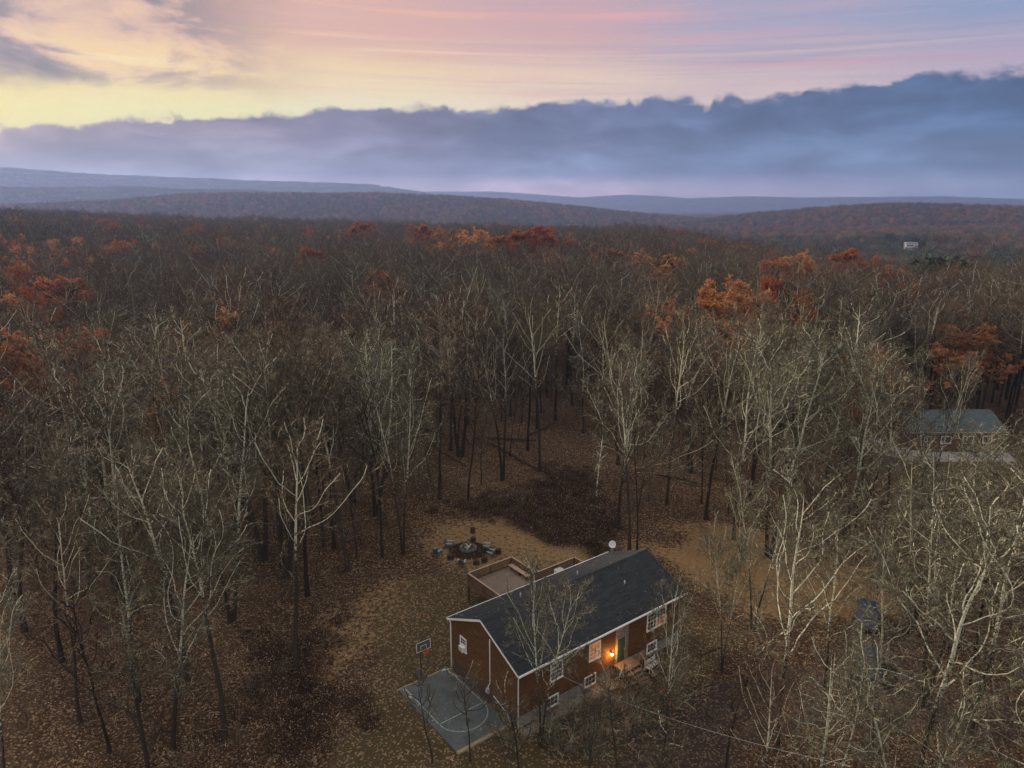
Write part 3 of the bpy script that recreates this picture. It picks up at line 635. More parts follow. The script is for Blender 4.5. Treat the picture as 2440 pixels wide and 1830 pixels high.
# oaks that still hold their leaves, each one told apart by colour in the photograph
oaks = [  # kind, x, y, h, wide, var, label
    ('oak', -64.5, 92.0, 18.5, 0.95, 1, 'orange leaved oak at the far left edge of the wood'),
    ('oak', -58.0, 93.0, 18.5, 1.05, 1, 'orange brown oak, right one of the left edge pair'),
    ('oak', -86.0, 138.0, 22.0, 1.25, 2, 'broad olive brown oak with a rounded top in the left wood'),
    ('oak', -27.0, 146.0, 22.5, 0.75, 2, 'coppery thinning oak left of centre in the wood'),
    ('oak', -3.0, 258.0, 25.5, 1.35, 0, 'large bright rust red oak standing out in the wood centre'),
    ('oak', -15.0, 256.0, 24.0, 1.2, 1, 'orange oak leaning out left of the large red one'),
    ('oak', 9.0, 275.0, 26.0, 1.2, 0, 'dark red oak just right of the large bright red one'),
    ('oak', 0.5, 205.0, 16.5, 0.9, 0, 'small scarlet oak below the large red one'),
    ('oak', -36.0, 335.0, 25.5, 1.2, 0, 'dark red round crowned oak on the skyline left of centre'),
    ('oak', -86.0, 385.0, 25.0, 1.3, 0, 'dark red oak on the skyline, leftmost of the two red crowns there'),
    ('oak', -26.0, 310.0, 23.5, 1.0, 1, 'faded orange oak below the round dark red one'),
    ('oak', -235.0, 430.0, 22.0, 1.3, 0, 'reddish brown oak near the skyline at far left'),
    ('oak', 37.5, 178.0, 20.5, 1.15, 1, 'glowing orange oak right of centre in the wood'),
    ('oak', 30.0, 215.0, 21.5, 1.1, 2, 'pale copper oak behind the glowing orange one'),
    ('oak', 34.0, 118.0, 22.5, 1.15, 1, 'big orange brown oak nearest above the right trunks'),
    ('oak', 44.5, 122.0, 20.5, 0.9, 2, 'sparse rust coloured oak beside the big orange brown one'),
    ('oak', 114.0, 246.0, 25.5, 1.0, 0, 'round rust orange oak on the right edge of the plateau'),
    ('oak', 143.0, 232.0, 21.5, 0.8, 0, 'low rust oak in front of the dark round evergreen'),
    ('oak', 83.0, 205.0, 21.5, 1.0, 1, 'muted orange oak among bare crowns in the right wood'),
    ('oak', 68.5, 186.0, 21.0, 0.9, 2, 'brick coloured oak in the right wood'),
    ('oak', 75.0, 118.0, 15.0, 1.3, 1, 'tan orange oak hanging over the neighbouring roof'),
    ('oak', 100.0, 190.0, 21.0, 1.0, 2, 'brown red oak at the right edge of the wood'),
    ('oak', -58.0, 210.0, 21.5, 0.9, 2, 'pinkish rust oak in the left middle of the wood'),
    ('oak', 49.0, 131.0, 23.0, 0.7, 2, 'dull russet oak right of the silvery tree tops'),
]
for kind, x, y, h, wd, var, lab in oaks: plant(kind, x, y, h + (3.5 if y > 150 else 1.0), lab, 'oaks still holding rust coloured leaves', var, wide=wd * (1.25 if y > 150 else 1.1))
plant('round_evergreen', 154.0, 258.0, 25.5, 'dark green round evergreen on the right edge of the plateau', None, 0, wide=1.05)
for x, y, h, lab in ((-262, 420, 24, 'dark conifer behind the leftmost treetops'), (-243, 415, 22, 'dark conifer right of the leftmost treetop'), (-213, 440, 21, 'small conifer tip on the left skyline'), (-184, 430, 22, 'narrow conifer tip beside the reddish skyline oak')):
    plant('conifer', x, y, h, lab, 'conifers on the left skyline', 0)

# the small orange leaved sapling in the neighbour's yard
sap = make_tree(470, H=4.2, r=0.05, bole=0.25, nl=10, lang=48, lr=0.4, n2=4, n3=3, n4=0, leaves=900, leaf=0.24)
o = empty('sapling', (49.8, 96.0, float(height(49.8, 96))))
for k, me in meshes_of('sapling', sap, MO_).items(): link(k, me, o)
tag(o, 'small bright orange sapling on the lawn left of the neighbouring house', 'sapling')

# ------------------------------------------------------------------ the wood: jittered rows thinned by masks
def jitter_grid(x0, x1, y0, y1, s, g):
    nx, ny = int((x1 - x0) / s), int((y1 - y0) / s)
    X, Y = np.meshgrid(np.arange(nx), np.arange(ny)); X = X + 0.5 * (Y % 2)
    X = x0 + (X + g.uniform(-0.42, 0.42, X.shape)) * s; Y = y0 + (Y + g.uniform(-0.42, 0.42, Y.shape)) * s
    return X.ravel(), Y.ravel()
def in_view(x, y, half=39.0): return (np.abs(np.degrees(np.arctan2(x, y))) < half) & (y > 5)
g2 = np.random.default_rng(77)
tx, ty = jitter_grid(-640, 640, 30, 830, 5.4, g2)
D = np.hypot(tx, ty); A = np.degrees(np.arctan2(tx, ty))
ok = in_view(tx, ty, 40) & (D < np.interp(A, AZG, DE) + 70)
NHOUSE = [(56.5, 95.5), (80, 95.5), (80, 113), (50, 113), (50, 103)]
ok &= poly_sd(tx, ty, CLEAR) < -0.5
ok &= poly_sd(tx, ty, NHOUSE) < -0.3
ok &= poly_sd(tx, ty, SHADE1) < -1.5
gap = (poly_sd(tx, ty, [(-22, 66), (-17, 110), (14, 125), (24, 96), (22, 76)]) > 0)
ok &= ~(gap & (g2.random(len(tx)) < 0.42))
leftfloor = (tx < -12) & (ty < 56); ok &= ~(leftfloor & (g2.random(len(tx)) < 0.50))
ok &= ~((ty < 41) & (tx < 20))
ok &= ~((poly_sd(tx, ty, [(31, 57), (55, 100), (58, 97), (80, 97), (45, 57)]) > 0) & (g2.random(len(tx)) < 0.88))
pl = np.array(placed)
for (a, b) in pl: ok &= np.hypot(tx - a, ty - b) > np.where(D < 150, 2.6, 8.0)
for q in oaks:   # the leafy oaks stand where the wood in front of them is a little thinner
    qd = math.hypot(q[1], q[2]); qa = math.degrees(math.atan2(q[1], q[2]))
    ok &= ~((np.abs(A - qa) < math.degrees(4.5 / qd)) & (D < qd) & (D > qd - 20) & (g2.random(len(tx)) < 0.85))
tx, ty, D, A = tx[ok], ty[ok], D[ok], A[ok]
order = np.argsort(D); tx, ty, D, A = tx[order], ty[order], D[order], A[order]
N_IND = 300 - n_hand - len(oaks) - 6
print('wood trees', len(tx), 'individual to', D[min(N_IND, len(D) - 1)])
def zone(x, y):
    a = math.degrees(math.atan2(x, y)); d = math.hypot(x, y)
    deep = 'near row' if d < 84 else ('middle row' if d < 104 else 'back row')
    if x < -12 and y < 60: return 'bare tree in the dim wood left of the lawn', 'trees of the left front wood'
    if x < -14:
        where = 'at the left picture edge' if a < -28 else ('in the left wood under the broad olive oak' if a < -20 else 'behind the tight pair of dark trunks')
        return f'bare grey tree {where}, {deep}', f'trees of the left wood {where}, {deep}'
    if x < 24 and y > 66:
        where = 'behind the fire pit' if a < 2 else ('behind the shadow hollow' if a < 8 else 'behind the satellite dish')
        return f'bare tree in the open wood {where}, {deep}', f'trees {where}, {deep}'
    if y > 84:
        where = 'left of the neighbouring house' if a < 27 else 'round the neighbouring house'
        return f'bare tree in the right wood {where}, {deep}', f'trees {where}, {deep}'
    return 'bare lichen grey tree in the right wood beside the driveway', 'trees of the right wood'
for x, y in zip(tx[:N_IND], ty[:N_IND]):
    u = rng.random() * (0.72 if -18 < x < 26 and y > 70 else 1.0); right = x > 26
    kind = 'young' if u < 0.33 else ('pale' if u < (0.64 if right else 0.45) else ('thin_oak' if u > 0.97 else 'tall'))
    h = {'young': rng.uniform(10, 17), 'pale': rng.uniform(17, 23), 'tall': rng.uniform(19, 25), 'thin_oak': rng.uniform(18, 22)}[kind]
    lab, gr = zone(x, y)
    pre = {'young': 'slender ', 'pale': 'pale barked ', 'tall': '', 'thin_oak': 'partly orange leaved '}[kind]
    if kind == 'thin_oak': lab = lab.replace('bare grey ', '').replace('bare lichen grey ', '').replace('bare ', '')
    plant(kind, float(x), float(y), float(h), pre + lab, pre.strip() + ' ' + gr if pre else gr, wide=float(rng.uniform(0.8, 1.15)), lean=(float(rng.normal(0, 0.045)), float(rng.normal(0, 0.045))))

# ------------------------------------------------------------------ far wood as one mass per tract
def scatter(name, x, y, z, pid, sc, coll, label, seed=1):
    me = bpy.data.meshes.new(name); n = len(x)
    me.vertices.add(n); me.vertices.foreach_set('co', np.stack([x, y, z], 1).astype(np.float32).ravel())
    g = np.random.default_rng(seed)
    for nm, ty_, v in (('pid', 'INT', pid.astype(np.int32)), ('rz', 'FLOAT', g.uniform(0, 6.28, n).astype(np.float32)), ('sc', 'FLOAT', sc.astype(np.float32))):
        a = me.attributes.new(nm, ty_, 'POINT'); a.data.foreach_set('value', v)
    o = link(name, me); tag(o, label, None, None, 'stuff')
    ng = bpy.data.node_groups.new(name, 'GeometryNodeTree')
    ng.interface.new_socket('Geometry', in_out='INPUT', socket_type='NodeSocketGeometry'); ng.interface.new_socket('Geometry', in_out='OUTPUT', socket_type='NodeSocketGeometry')
    nd = lambda t: ng.nodes.new(t)
    gi, go, ip, ci = nd('NodeGroupInput'), nd('NodeGroupOutput'), nd('GeometryNodeInstanceOnPoints'), nd('GeometryNodeCollectionInfo')
    ci.inputs['Collection'].default_value = coll; ci.inputs['Separate Children'].default_value = True; ci.inputs['Reset Children'].default_value = True
    def attr(nm, dt):
        a = nd('GeometryNodeInputNamedAttribute'); a.data_type = dt; a.inputs['Name'].default_value = nm; return a.outputs['Attribute']
    cx = nd('ShaderNodeCombineXYZ'); er = nd('FunctionNodeEulerToRotation'); L = ng.links.new
    L(attr('rz', 'FLOAT'), cx.inputs[2]); L(cx.outputs[0], er.inputs[0])
    L(gi.outputs[0], ip.inputs['Points']); L(ci.outputs[0], ip.inputs['Instance']); ip.inputs['Pick Instance'].default_value = True
    L(attr('pid', 'INT'), ip.inputs['Instance Index']); L(er.outputs[0], ip.inputs['Rotation']); L(attr('sc', 'FLOAT'), ip.inputs['Scale'])
    L(ip.outputs[0], go.inputs[0])
    md = o.modifiers.new('scatter', 'NODES'); md.node_group = ng
    return o
def coll_of(name, meshes):
    c = bpy.data.collections.new(name)
    for i, me in enumerate(meshes): c.objects.link(bpy.data.objects.new(f'{name}_{i:02d}', me))
    return c
lod = dict(ks=(5, 4, 3, 3, 3), n2=8, n3=5, n4=2)
mid = [combined(f'mid{i}', [make_tree(600 + i, H=22, r=0.25, tip=0.020, bole=(0.40, 0.46, 0.36, 0.42)[i], nl=13, lang=(46, 54, 60, 50)[i], lup=(0.08, 0.05, 0.04, 0.06)[i], lr=(0.42, 0.44, 0.40, 0.46)[i], lfall=0.5, wig=0.15, **lod)], MF_) for i in range(4)]
mid += [combined('mid4', [make_tree(610, H=22, r=0.26, tip=0.022, bole=0.34, nl=12, lang=50, wig=0.18, **lod)], MP_)]
mid += [combined(f'mid{5 + i}', [make_tree(620 + i, H=21, r=0.25, tip=0.02, bole=0.36, nl=12, lang=52, lup=0.05, leaves=(5000, 2600)[i], leaf=0.32, cover=(0.7, 0.40)[i], ks=(5, 4, 3, 3, 3), n2=6, n3=4, n4=2)], (MG_, MH_)[i]) for i in range(2)]
c_mid = coll_of('mid_wood', mid)
fx, fy, fD = tx[N_IND:], ty[N_IND:], D[N_IND:]
fz = height(fx, fy)
u = g2.random(len(fx)); cl = fbm(fx, fy, 60, 3)
pid = np.where(u < 0.85, g2.integers(0, 4, len(fx)), np.where(u < 0.90, 4, np.where(u < 0.90 + 0.10 * (cl > 0.46), 5 + (g2.random(len(fx)) < 0.6), g2.integers(0, 4, len(fx)))))
scatter('forest', fx, fy, fz, pid, g2.uniform(0.78, 1.12, len(fx)) * (0.86 + 0.30 * fbm(fx, fy, 45, 61)), c_mid, 'mass of bare treetops stretching back to the plateau edge', 21)

# valley and ridge woods: low trees, then patches of trees
def vis_keep(x, y, ht, margin=0.006):
    Dd = np.hypot(x, y); Aa = np.degrees(np.arctan2(x, y))
    ab = np.arange(-42, 42.01, 1.0); db = np.concatenate([np.arange(100, 1000, 20), np.arange(1000, 8400, 40)])
    AB, DB = np.meshgrid(np.radians(ab), db, indexing='ij')
    hh = height(DB * np.sin(AB), DB * np.cos(AB)); ang = (hh + 12 - CAM_H) / DB; run = np.maximum.accumulate(ang, 1)
    ia = np.clip(np.round(Aa + 42).astype(int), 0, len(ab) - 1); iD = np.clip(np.searchsorted(db, Dd - 45) - 1, 0, len(db) - 1)
    return (height(x, y) + ht - CAM_H) / Dd > run[ia, iD] - margin
def tuft(seed, n, spread, dens, leafy, H=19, sz=0.75):
    """crowns of a few far trees: bundles of upswept twigs"""
    g = np.random.default_rng(seed); out = []
    for i in range(n):
        a = g.uniform(0, 6.28); rr = spread * math.sqrt(g.random()); c = np.array([rr * math.cos(a), rr * math.sin(a), 0])
        m = dens; w = 4.2 * g.uniform(0.8, 1.2)
        hgt = H * g.uniform(0.8, 1.1)
        st = np.stack([g.normal(0, w * 0.30, m), g.normal(0, w * 0.30, m), g.uniform(0.35, 0.75, m) * hgt], 1)
        d = norm(np.stack([st[:, 0] * 0.5, st[:, 1] * 0.5, np.full(m, 1.6)], 1) + g.normal(0, 0.35, (m, 3)))
        P = walk(st, d, g.uniform(0.15, 0.34, m) * hgt, 3, 0.05, 0.15, g); P[:, :, 2] = np.minimum(P[:, :, 2], hgt * g.uniform(0.9, 1.0))
        v, q = tubes(P, np.tile(np.array([[0.16, 0.12, 0.05]]) * sz, (m, 1)), 3)
        tp = walk(np.zeros((1, 3)), np.array([[0, 0, 1.0]]), np.array([hgt * 0.7]), 4, 0.05, 0.03, g); v2, q2 = tubes(tp, np.array([[0.3, 0.25, 0.2, 0.1]]), 4)
        dct = {'trunk': (v2 + c, q2), 'crown': (v + c, q)}
        if leafy:
            k = leafy; p = g.normal(0, 1, (k, 3)); p = p / np.linalg.norm(p, axis=1, keepdims=True) * np.cbrt(g.random((k, 1))) * np.array([w * 0.85, w * 0.85, hgt * 0.27]) + np.array([0, 0, hgt * 0.70])
            a1 = norm(g.normal(0, 1, (k, 3))); a2 = norm(np.cross(a1, g.normal(0, 1, (k, 3)))); s_ = 0.95 * g.uniform(0.6, 1.3, (k, 1))
            dct['leaves'] = (np.stack([p - a1 * s_ * 0.5, p + a2 * s_ * 0.4, p + a1 * s_ * 0.5, p - a2 * s_ * 0.4], 1).reshape(-1, 3) + c, np.arange(k * 4).reshape(-1, 4))
        out.append(dct)
    return out
FM = {'trunk': M['bark_dark'], 'crown': M['twig'], 'leaves': M['leaf_russet']}
single = [combined(f'far{i}', tuft(700 + i, 1, 0, 150, 0), FM) for i in range(3)] + [combined(f'far{3 + i}', tuft(710 + i, 1, 0, 90, 160), FM) for i in range(2)]
single += [combined('far5', [make_conifer(720, 17, 3.6, 12, 4)], MC_), combined('far6', [make_conifer(721, 15, 4.4, 10, 4, True)], MC_)]
c_far = coll_of('far_wood', single)
vx, vy = jitter_grid(-1850, 1850, 150, 2500, 9.0, g2)
vD = np.hypot(vx, vy); vA = np.degrees(np.arctan2(vx, vy))
k = in_view(vx, vy, 37) & (vD > np.interp(vA, AZG, DE) + 60) & (vD < 2450)
vx, vy, vD, vA = vx[k], vy[k], vD[k], vA[k]
k = vis_keep(vx, vy, 18); vx, vy, vD, vA = vx[k], vy[k], vD[k], vA[k]
WHP = np.array([428.0, 775.0])    # far white house
k = np.hypot(vx - WHP[0], vy - WHP[1]) > 17
k &= ~((np.abs((vx - WHP[0]) - (vy - WHP[1]) * 0.55) < 16) & (vy < WHP[1]) & (vy > WHP[1] - 130)); k &= ~((vx > WHP[0]) & (vx < WHP[0] + 55) & (np.abs(vy - WHP[1] + 8) < 14))
vx, vy, vD, vA = vx[k], vy[k], vD[k], vA[k]
vz = height(vx, vy); u = g2.random(len(vx))
pine = (vA > 11) & (vD < 1050) & (fbm(vx, vy, 130, 31) > 0.44 - 0.25 * sstep(vD, 950, 600))
rus = (vD > 1000) & (fbm(vx, vy, 130, 37) > 0.49)
pid = g2.integers(0, 3, len(vx)); pid = np.where(u < 0.10, 3 + g2.integers(0, 2, len(vx)), pid)
pid = np.where(rus & (u < 0.42), 3 + g2.integers(0, 2, len(vx)), pid); pid = np.where(pine & (u < 0.75), 5 + (u < 0.45), pid)
print('valley trees', len(vx))
scatter('ridge_forest', vx, vy, vz, pid, g2.uniform(0.75, 1.15, len(vx)), c_far, 'brown and russet woods with dark pines on the near ridges', 22)
patch = [combined(f'patch{i}', tuft(740 + i, 26, 33, 34, (0, 0, 50)[i % 3], 18, 2.0), FM) for i in range(4)]
c_patch = coll_of('far_patch', patch)
hx, hy = jitter_grid(-5800, 5800, 1900, 8000, 46.0, g2)
hD = np.hypot(hx, hy); k = in_view(hx, hy, 37) & (hD > 2400) & (hD < 7900)
hx, hy = hx[k], hy[k]; k = vis_keep(hx, hy, 18, 0.002); hx, hy = hx[k], hy[k]
print('patches', len(hx))
scatter('hill_forest', hx, hy, height(hx, hy), g2.integers(0, 4, len(hx)), g2.uniform(0.8, 1.1, len(hx)), c_patch, 'hazy wooded slopes of the distant hills', 23)

# ================================================================== the house
M['siding'] = mat('stained_cedar_siding', (0.108, 0.053, 0.024), 0.7, 2.2, 0.55, 0.2, stretch=(0.6, 0.6, 7.0), bump=0.2)
M['shingle'] = mat('asphalt_shingle', (0.028, 0.031, 0.035), 0.86, 4.0, 0.42, 0.25, detail=9, stretch=(0.25, 1, 1))
M['white'] = mat('white_trim', (0.78, 0.78, 0.77), 0.5, 3.0, 0.08)
M['concrete'] = mat('concrete', (0.30, 0.285, 0.265), 0.9, 2.0, 0.3, 0.2, bump=0.2)
M['foundation'] = mat('brown_painted_foundation', (0.070, 0.048, 0.044), 0.85, 2.0, 0.3)
M['stone_grey'] = mat('grey_stone_veneer', (0.20, 0.185, 0.165), 0.85, 6.0, 0.5, 0.2, bump=0.4)
M['green'] = mat('dark_green_door', (0.030, 0.062, 0.045), 0.5, 3.0, 0.2)
M['glass'] = mat('window_glass', (0.055, 0.055, 0.055), 0.06, None, 0, 0.6)
M['deck_wood'] = mat('weathered_deck_wood', (0.165, 0.126, 0.102), 0.85, 2.5, 0.3, 0.15, stretch=(6, 1, 1))
M['rail_wood'] = mat('brown_railing_wood', (0.130, 0.078, 0.050), 0.85, 3.0, 0.3, 0.15)
M['cap_wood'] = mat('pale_rail_cap', (0.33, 0.235, 0.175), 0.8, 3.0, 0.25, 0.15)
M['court'] = mat('court_paint', (0.078, 0.092, 0.097), 0.75, 0.8, 0.30, 0.25, detail=8)
M['line'] = mat('court_line_paint', (0.27, 0.29, 0.29), 0.75, 7.0, 0.62, detail=8)
M['metal_dark'] = mat('dark_metal', (0.025, 0.026, 0.028), 0.45, None, 0, 0.5)
M['metal_grey'] = mat('galvanised_metal', (0.42, 0.43, 0.44), 0.45, None, 0, 0.5, 0.4)
M['orange_rim'] = mat('orange_rim', (0.42, 0.085, 0.030), 0.5)
M['blue_plastic'] = mat('blue_grey_plastic', (0.060, 0.088, 0.115), 0.45, 3.0, 0.2, 0.4)
M['stump'] = mat('dark_stump_bark', (0.045, 0.034, 0.026), 0.95, 8.0, 0.4, 0.1, bump=0.5)
M['cut_wood'] = mat('cut_wood', (0.24, 0.17, 0.11), 0.9, 5.0, 0.3)
M['ash'] = mat('ash', (0.035, 0.032, 0.030), 0.95, 6.0, 0.5)
M['ash_pale'] = mat('peeled_log', (0.55, 0.50, 0.42), 0.85, 5.0, 0.25)
M['stone'] = mat('fire_ring_stone', (0.12, 0.11, 0.10), 0.9, 4.0, 0.4)
M['timber'] = mat('landscape_timber', (0.25, 0.20, 0.14), 0.9, 2.0, 0.3, stretch=(1, 6, 1))
M['car_blue'] = mat('dark_blue_car_paint', (0.014, 0.032, 0.070), 0.42, None, 0, 0.6)
M['car_white'] = mat('white_car_paint', (0.72, 0.74, 0.76), 0.3, None, 0, 0.6)
M['tyre'] = mat('tyre_rubber', (0.018, 0.018, 0.018), 0.9)
M['lamp_clear'] = mat('headlamp_lens', (0.6, 0.6, 0.6), 0.15)
M['lamp_red'] = mat('tail_lamp', (0.25, 0.01, 0.01), 0.3)
M['brick'] = mat('brown_wall', (0.115, 0.062, 0.040), 0.85, 4.0, 0.35)
M['roof_blue'] = mat('blue_grey_roof', (0.066, 0.084, 0.094), 0.85, 1.5, 0.25, detail=8)
M['log_dark'] = mat('rotting_log', (0.060, 0.042, 0.030), 0.95, 3.0, 0.4, 0.1, bump=0.5)
def emis(name, col, s):
    m = bpy.data.materials.new(name); m.use_nodes = True; b = m.node_tree.nodes['Principled BSDF']
    b.inputs['Base Color'].default_value = (*col, 1); b.inputs['Emission Color'].default_value = (*col, 1); b.inputs['Emission Strength'].default_value = s; return m
M['bulb'] = emis('glowing_lamp_glass', (1.0, 0.42, 0.08), 14.0)
M['lit_pane'] = emis('warm_lit_pane', (0.30, 0.11, 0.035), 0.22)

house = empty('house', (HO[0], HO[1], 0), HA)
tag(house, 'brown raised ranch house with dark shingled gable roof beside the court', 'house')
L_, W_, ZE, ZR = 17.35, 8.35, 4.62, 6.72
ZF = 1.05                       # top of the foundation
slope = (ZR - ZE) / (W_ / 2 + 0.35)
ze_w = ZE - 0.10
def gable_prof(z0, inset=0.0): return [(0 + inset, z0), (W_ - inset, z0), (W_ - inset, ze_w + 0.1), (W_ / 2, ZR - 0.16), (0 + inset, ze_w + 0.1)]
def lap(b, length_fn, z0, z1, place, course=0.19):
    z = z0
    while z < z1 - 0.02:
        zt = min(z + course, z1); a0, a1 = length_fn(zt)
        if a1 - a0 > 0.1: place(b, a0, a1, z, zt)
        z += course
def wall_long(name, y, sgn):
    b = MB()
    b.box(0, L_, y - 0.06, y + 0.06, ZF, ze_w)
    def pl(b, a0, a1, z, zt):
        yo = y + sgn * 0.06
        b.poly([(a0, yo, z), (a1, yo, z), (a1, yo + sgn * 0.028, z), (a0, yo + sgn * 0.028, z), (a0, yo, zt), (a1, yo, zt), (a1, yo + sgn * 0.006, zt), (a0, yo + sgn * 0.006, zt)],
               [(0, 1, 2, 3), (3, 2, 6, 7), (0, 3, 7, 4), (1, 5, 6, 2), (4, 7, 6, 5)])
    lap(b, lambda zt: (-0.05, L_ + 0.05), ZF, ze_w, pl)
    return b.build(name, M['siding'], house)
wall_long('front_wall', 0.0, -1); wall_long('rear_wall', W_, 1)
def wall_gable(name, x, sgn):
    b = MB(); b.prism(gable_prof(ZF, 0.07), x - 0.05, x + 0.05, 'x')
    def pl(b, a0, a1, z, zt):
        xo = x + sgn * 0.05
        b.poly([(xo, a0, z), (xo, a1, z), (xo + sgn * 0.028, a1, z), (xo + sgn * 0.028, a0, z), (xo, a0, zt), (xo, a1, zt), (xo + sgn * 0.006, a1, zt), (xo + sgn * 0.006, a0, zt)],
               [(0, 1, 2, 3), (3, 2, 6, 7), (0, 3, 7, 4), (1, 5, 6, 2), (4, 7, 6, 5)])
    def ln(zt):
        if zt <= ze_w: return -0.05, W_ + 0.05
        ins = (zt - ze_w) / slope; return ins, W_ - ins
    lap(b, ln, ZF, ZR - 0.3, pl)
    return b.build(name, M['siding'], house)
wall_gable('gable_wall', 0.0, -1); wall_gable('gable_wall', L_, 1)
b = MB(); b.box(0.02, L_ - 0.02, 0.03, 0.25, -0.5, ZF); b.build('foundation', M['concrete'], house)
b = MB(); b.box(0.03, 0.25, 0.26, W_ - 0.02, -0.5, ZF); b.build('foundation', M['foundation'], house)
b = MB(); b.box(L_ - 0.25, L_ - 0.03, 0.26, W_ - 0.02, -0.5, ZF); b.box(0.26, L_ - 0.26, W_ - 0.24, W_ - 0.03, -0.5, ZF); b.build('foundation', M['concrete'], house)
# roof: two lapped slopes, ridge cap, white edges
OV, OG = 0.36, 0.27
run = W_ / 2 + OV
def roof_slope(side):
    b = MB(); n = 34
    sy = lambda t: (-OV + run * t) if side > 0 else (W_ + OV - run * t)
    zz = lambda t: ZE + (ZR - ZE) * t
    b.poly([(-OG, sy(0), zz(0) - 0.10), (L_ + OG, sy(0), zz(0) - 0.10), (L_ + OG, sy(1), zz(1) - 0.10), (-OG, sy(1), zz(1) - 0.10),
            (-OG, sy(0), zz(0)), (L_ + OG, sy(0), zz(0)), (L_ + OG, sy(1), zz(1)), (-OG, sy(1), zz(1))], [(3, 2, 1, 0), (4, 5, 6, 7), (0, 1, 5, 4), (2, 3, 7, 6), (1, 2, 6, 5), (3, 0, 4, 7)])
    o = b.build('roof_deck', M['shingle'], house)
    c = MB(); g = np.random.default_rng(5 + side)
    for i in range(n):
        t0, t1 = i / n, min(1, (i + 1.06) / n); x = -OG - 0.02
        while x < L_ + OG:
            w = min(float(g.uniform(0.7, 1.4)), L_ + OG + 0.02 - x); e = float(g.uniform(0, 0.006)); 
            c.poly([(x, sy(t0), zz(t0) + 0.002), (x + w, sy(t0), zz(t0) + 0.002), (x + w, sy(t0), zz(t0) + 0.026 + e), (x, sy(t0), zz(t0) + 0.026 + e), (x, sy(t1), zz(t1) + 0.006), (x + w, sy(t1), zz(t1) + 0.006)],
                   [(0, 1, 2, 3), (3, 2, 5, 4)]); x += w
    s = c.build('shingles', M['shingle'], o); s['kind'] = 'stuff'
    return o
roof_slope(1); roof_slope(-1)
b = MB(); b.poly([(-OG - .02, W_ / 2 - .16, ZR - .04), (L_ + OG + .02, W_ / 2 - .16, ZR - .04), (L_ + OG + .02, W_ / 2, ZR + .05), (-OG - .02, W_ / 2, ZR + .05), (-OG - .02, W_ / 2 + .16, ZR - .04), (L_ + OG + .02, W_ / 2 + .16, ZR - .04)], [(0, 1, 2, 3), (3, 2, 5, 4)])
b.build('ridge_cap', M['shingle'], house)
for y in (-OV, W_ + OV):
    s = -1 if y < 0 else 1
    b = MB(); b.box(-OG, L_ + OG, min(y, y + s * .11), max(y, y + s * .11), ZE - .13, ZE - .01); b.build('gutter', M['white'], house)
    b = MB(); b.box(-OG + .03, L_ + OG - .03, min(y, y - s * .30), max(y, y - s * .30), ZE - .14, ZE - .115); b.build('soffit', M['white'], house)
for x in (-OG, L_ + OG):
    s = -1 if x < 0 else 1
    for side in (1, -1):
        y0 = -OV if side > 0 else W_ + OV; b = MB()
        b.bar((x + s * .018, y0, ZE - .09), (x + s * .018, W_ / 2, ZR - .09), .03, .17); b.build('rake_board', M['white'], house)
for lx_, ly_, hh_ in ((4.6, 5.6, .42), (10.4, 5.3, .36), (12.9, 2.3, .30)):
    zr_ = ZR - abs(ly_ - W_ / 2) * slope
    b = MB(); b.tube([(lx_, ly_, zr_ - .1), (lx_, ly_, zr_ + hh_)], .055, 10); v_ = b.build('vent_pipe', M['metal_grey'] if 'metal_grey' in M else M['white'], house, smooth=True)
    b = MB(); b.tube([(lx_, ly_, zr_ + .0), (lx_, ly_, zr_ + .06)], [.16, .07], 10); b.build('flashing', M['metal_dark'], v_)
# downspouts and the service mast
def pipe(name, pts, r, m, parent=house): b = MB(); b.tube(pts, r, 8); return b.build(name, m, parent, smooth=True)
pipe('downspout', [(-.12, -.40, ZE - .12), (-.12, -.20, ZE - .32), (-.12, -.14, ZE - .5), (-.12, -.14, .25), (-.5, -.2, .1)], .048, M['white'])
pipe('downspout', [(-.12, W_ + .38, ZE - .12), (-.12, W_ + .16, ZE - .32), (-.12, W_ + .12, ZE - .5), (-.12, W_ + .12, .16), (-.15, W_ + .2, .08), (-1.1, W_ + .5, .07)], .05, M['white'])
mast = pipe('service_mast', [(-.14, 3.2, 5.55), (-.14, 3.2, 4.9), (-.14, 3.2, 1.9), (-.14, 3.42, 1.55), (-.14, 3.42, 1.2)], .04, M['white'])
b = MB(); b.box(-.28, -.10, 3.26, 3.58, .95, 1.35); b.tube([(-.28, 3.42, 1.18), (-.38, 3.42, 1.18)], .10, 12); b.build('electric_meter', M['metal_grey'], house, 0.01)
pipe('white_conduit', [(-.07, 2.9, 1.0), (-.07, 1.5, .62), (-.07, .9, .5)], .03, M['white'])
b = MB(); b.box(-.24, -.02, .55, .95, .25, .75); b.build('utility_box', M['metal_grey'], house, 0.015)

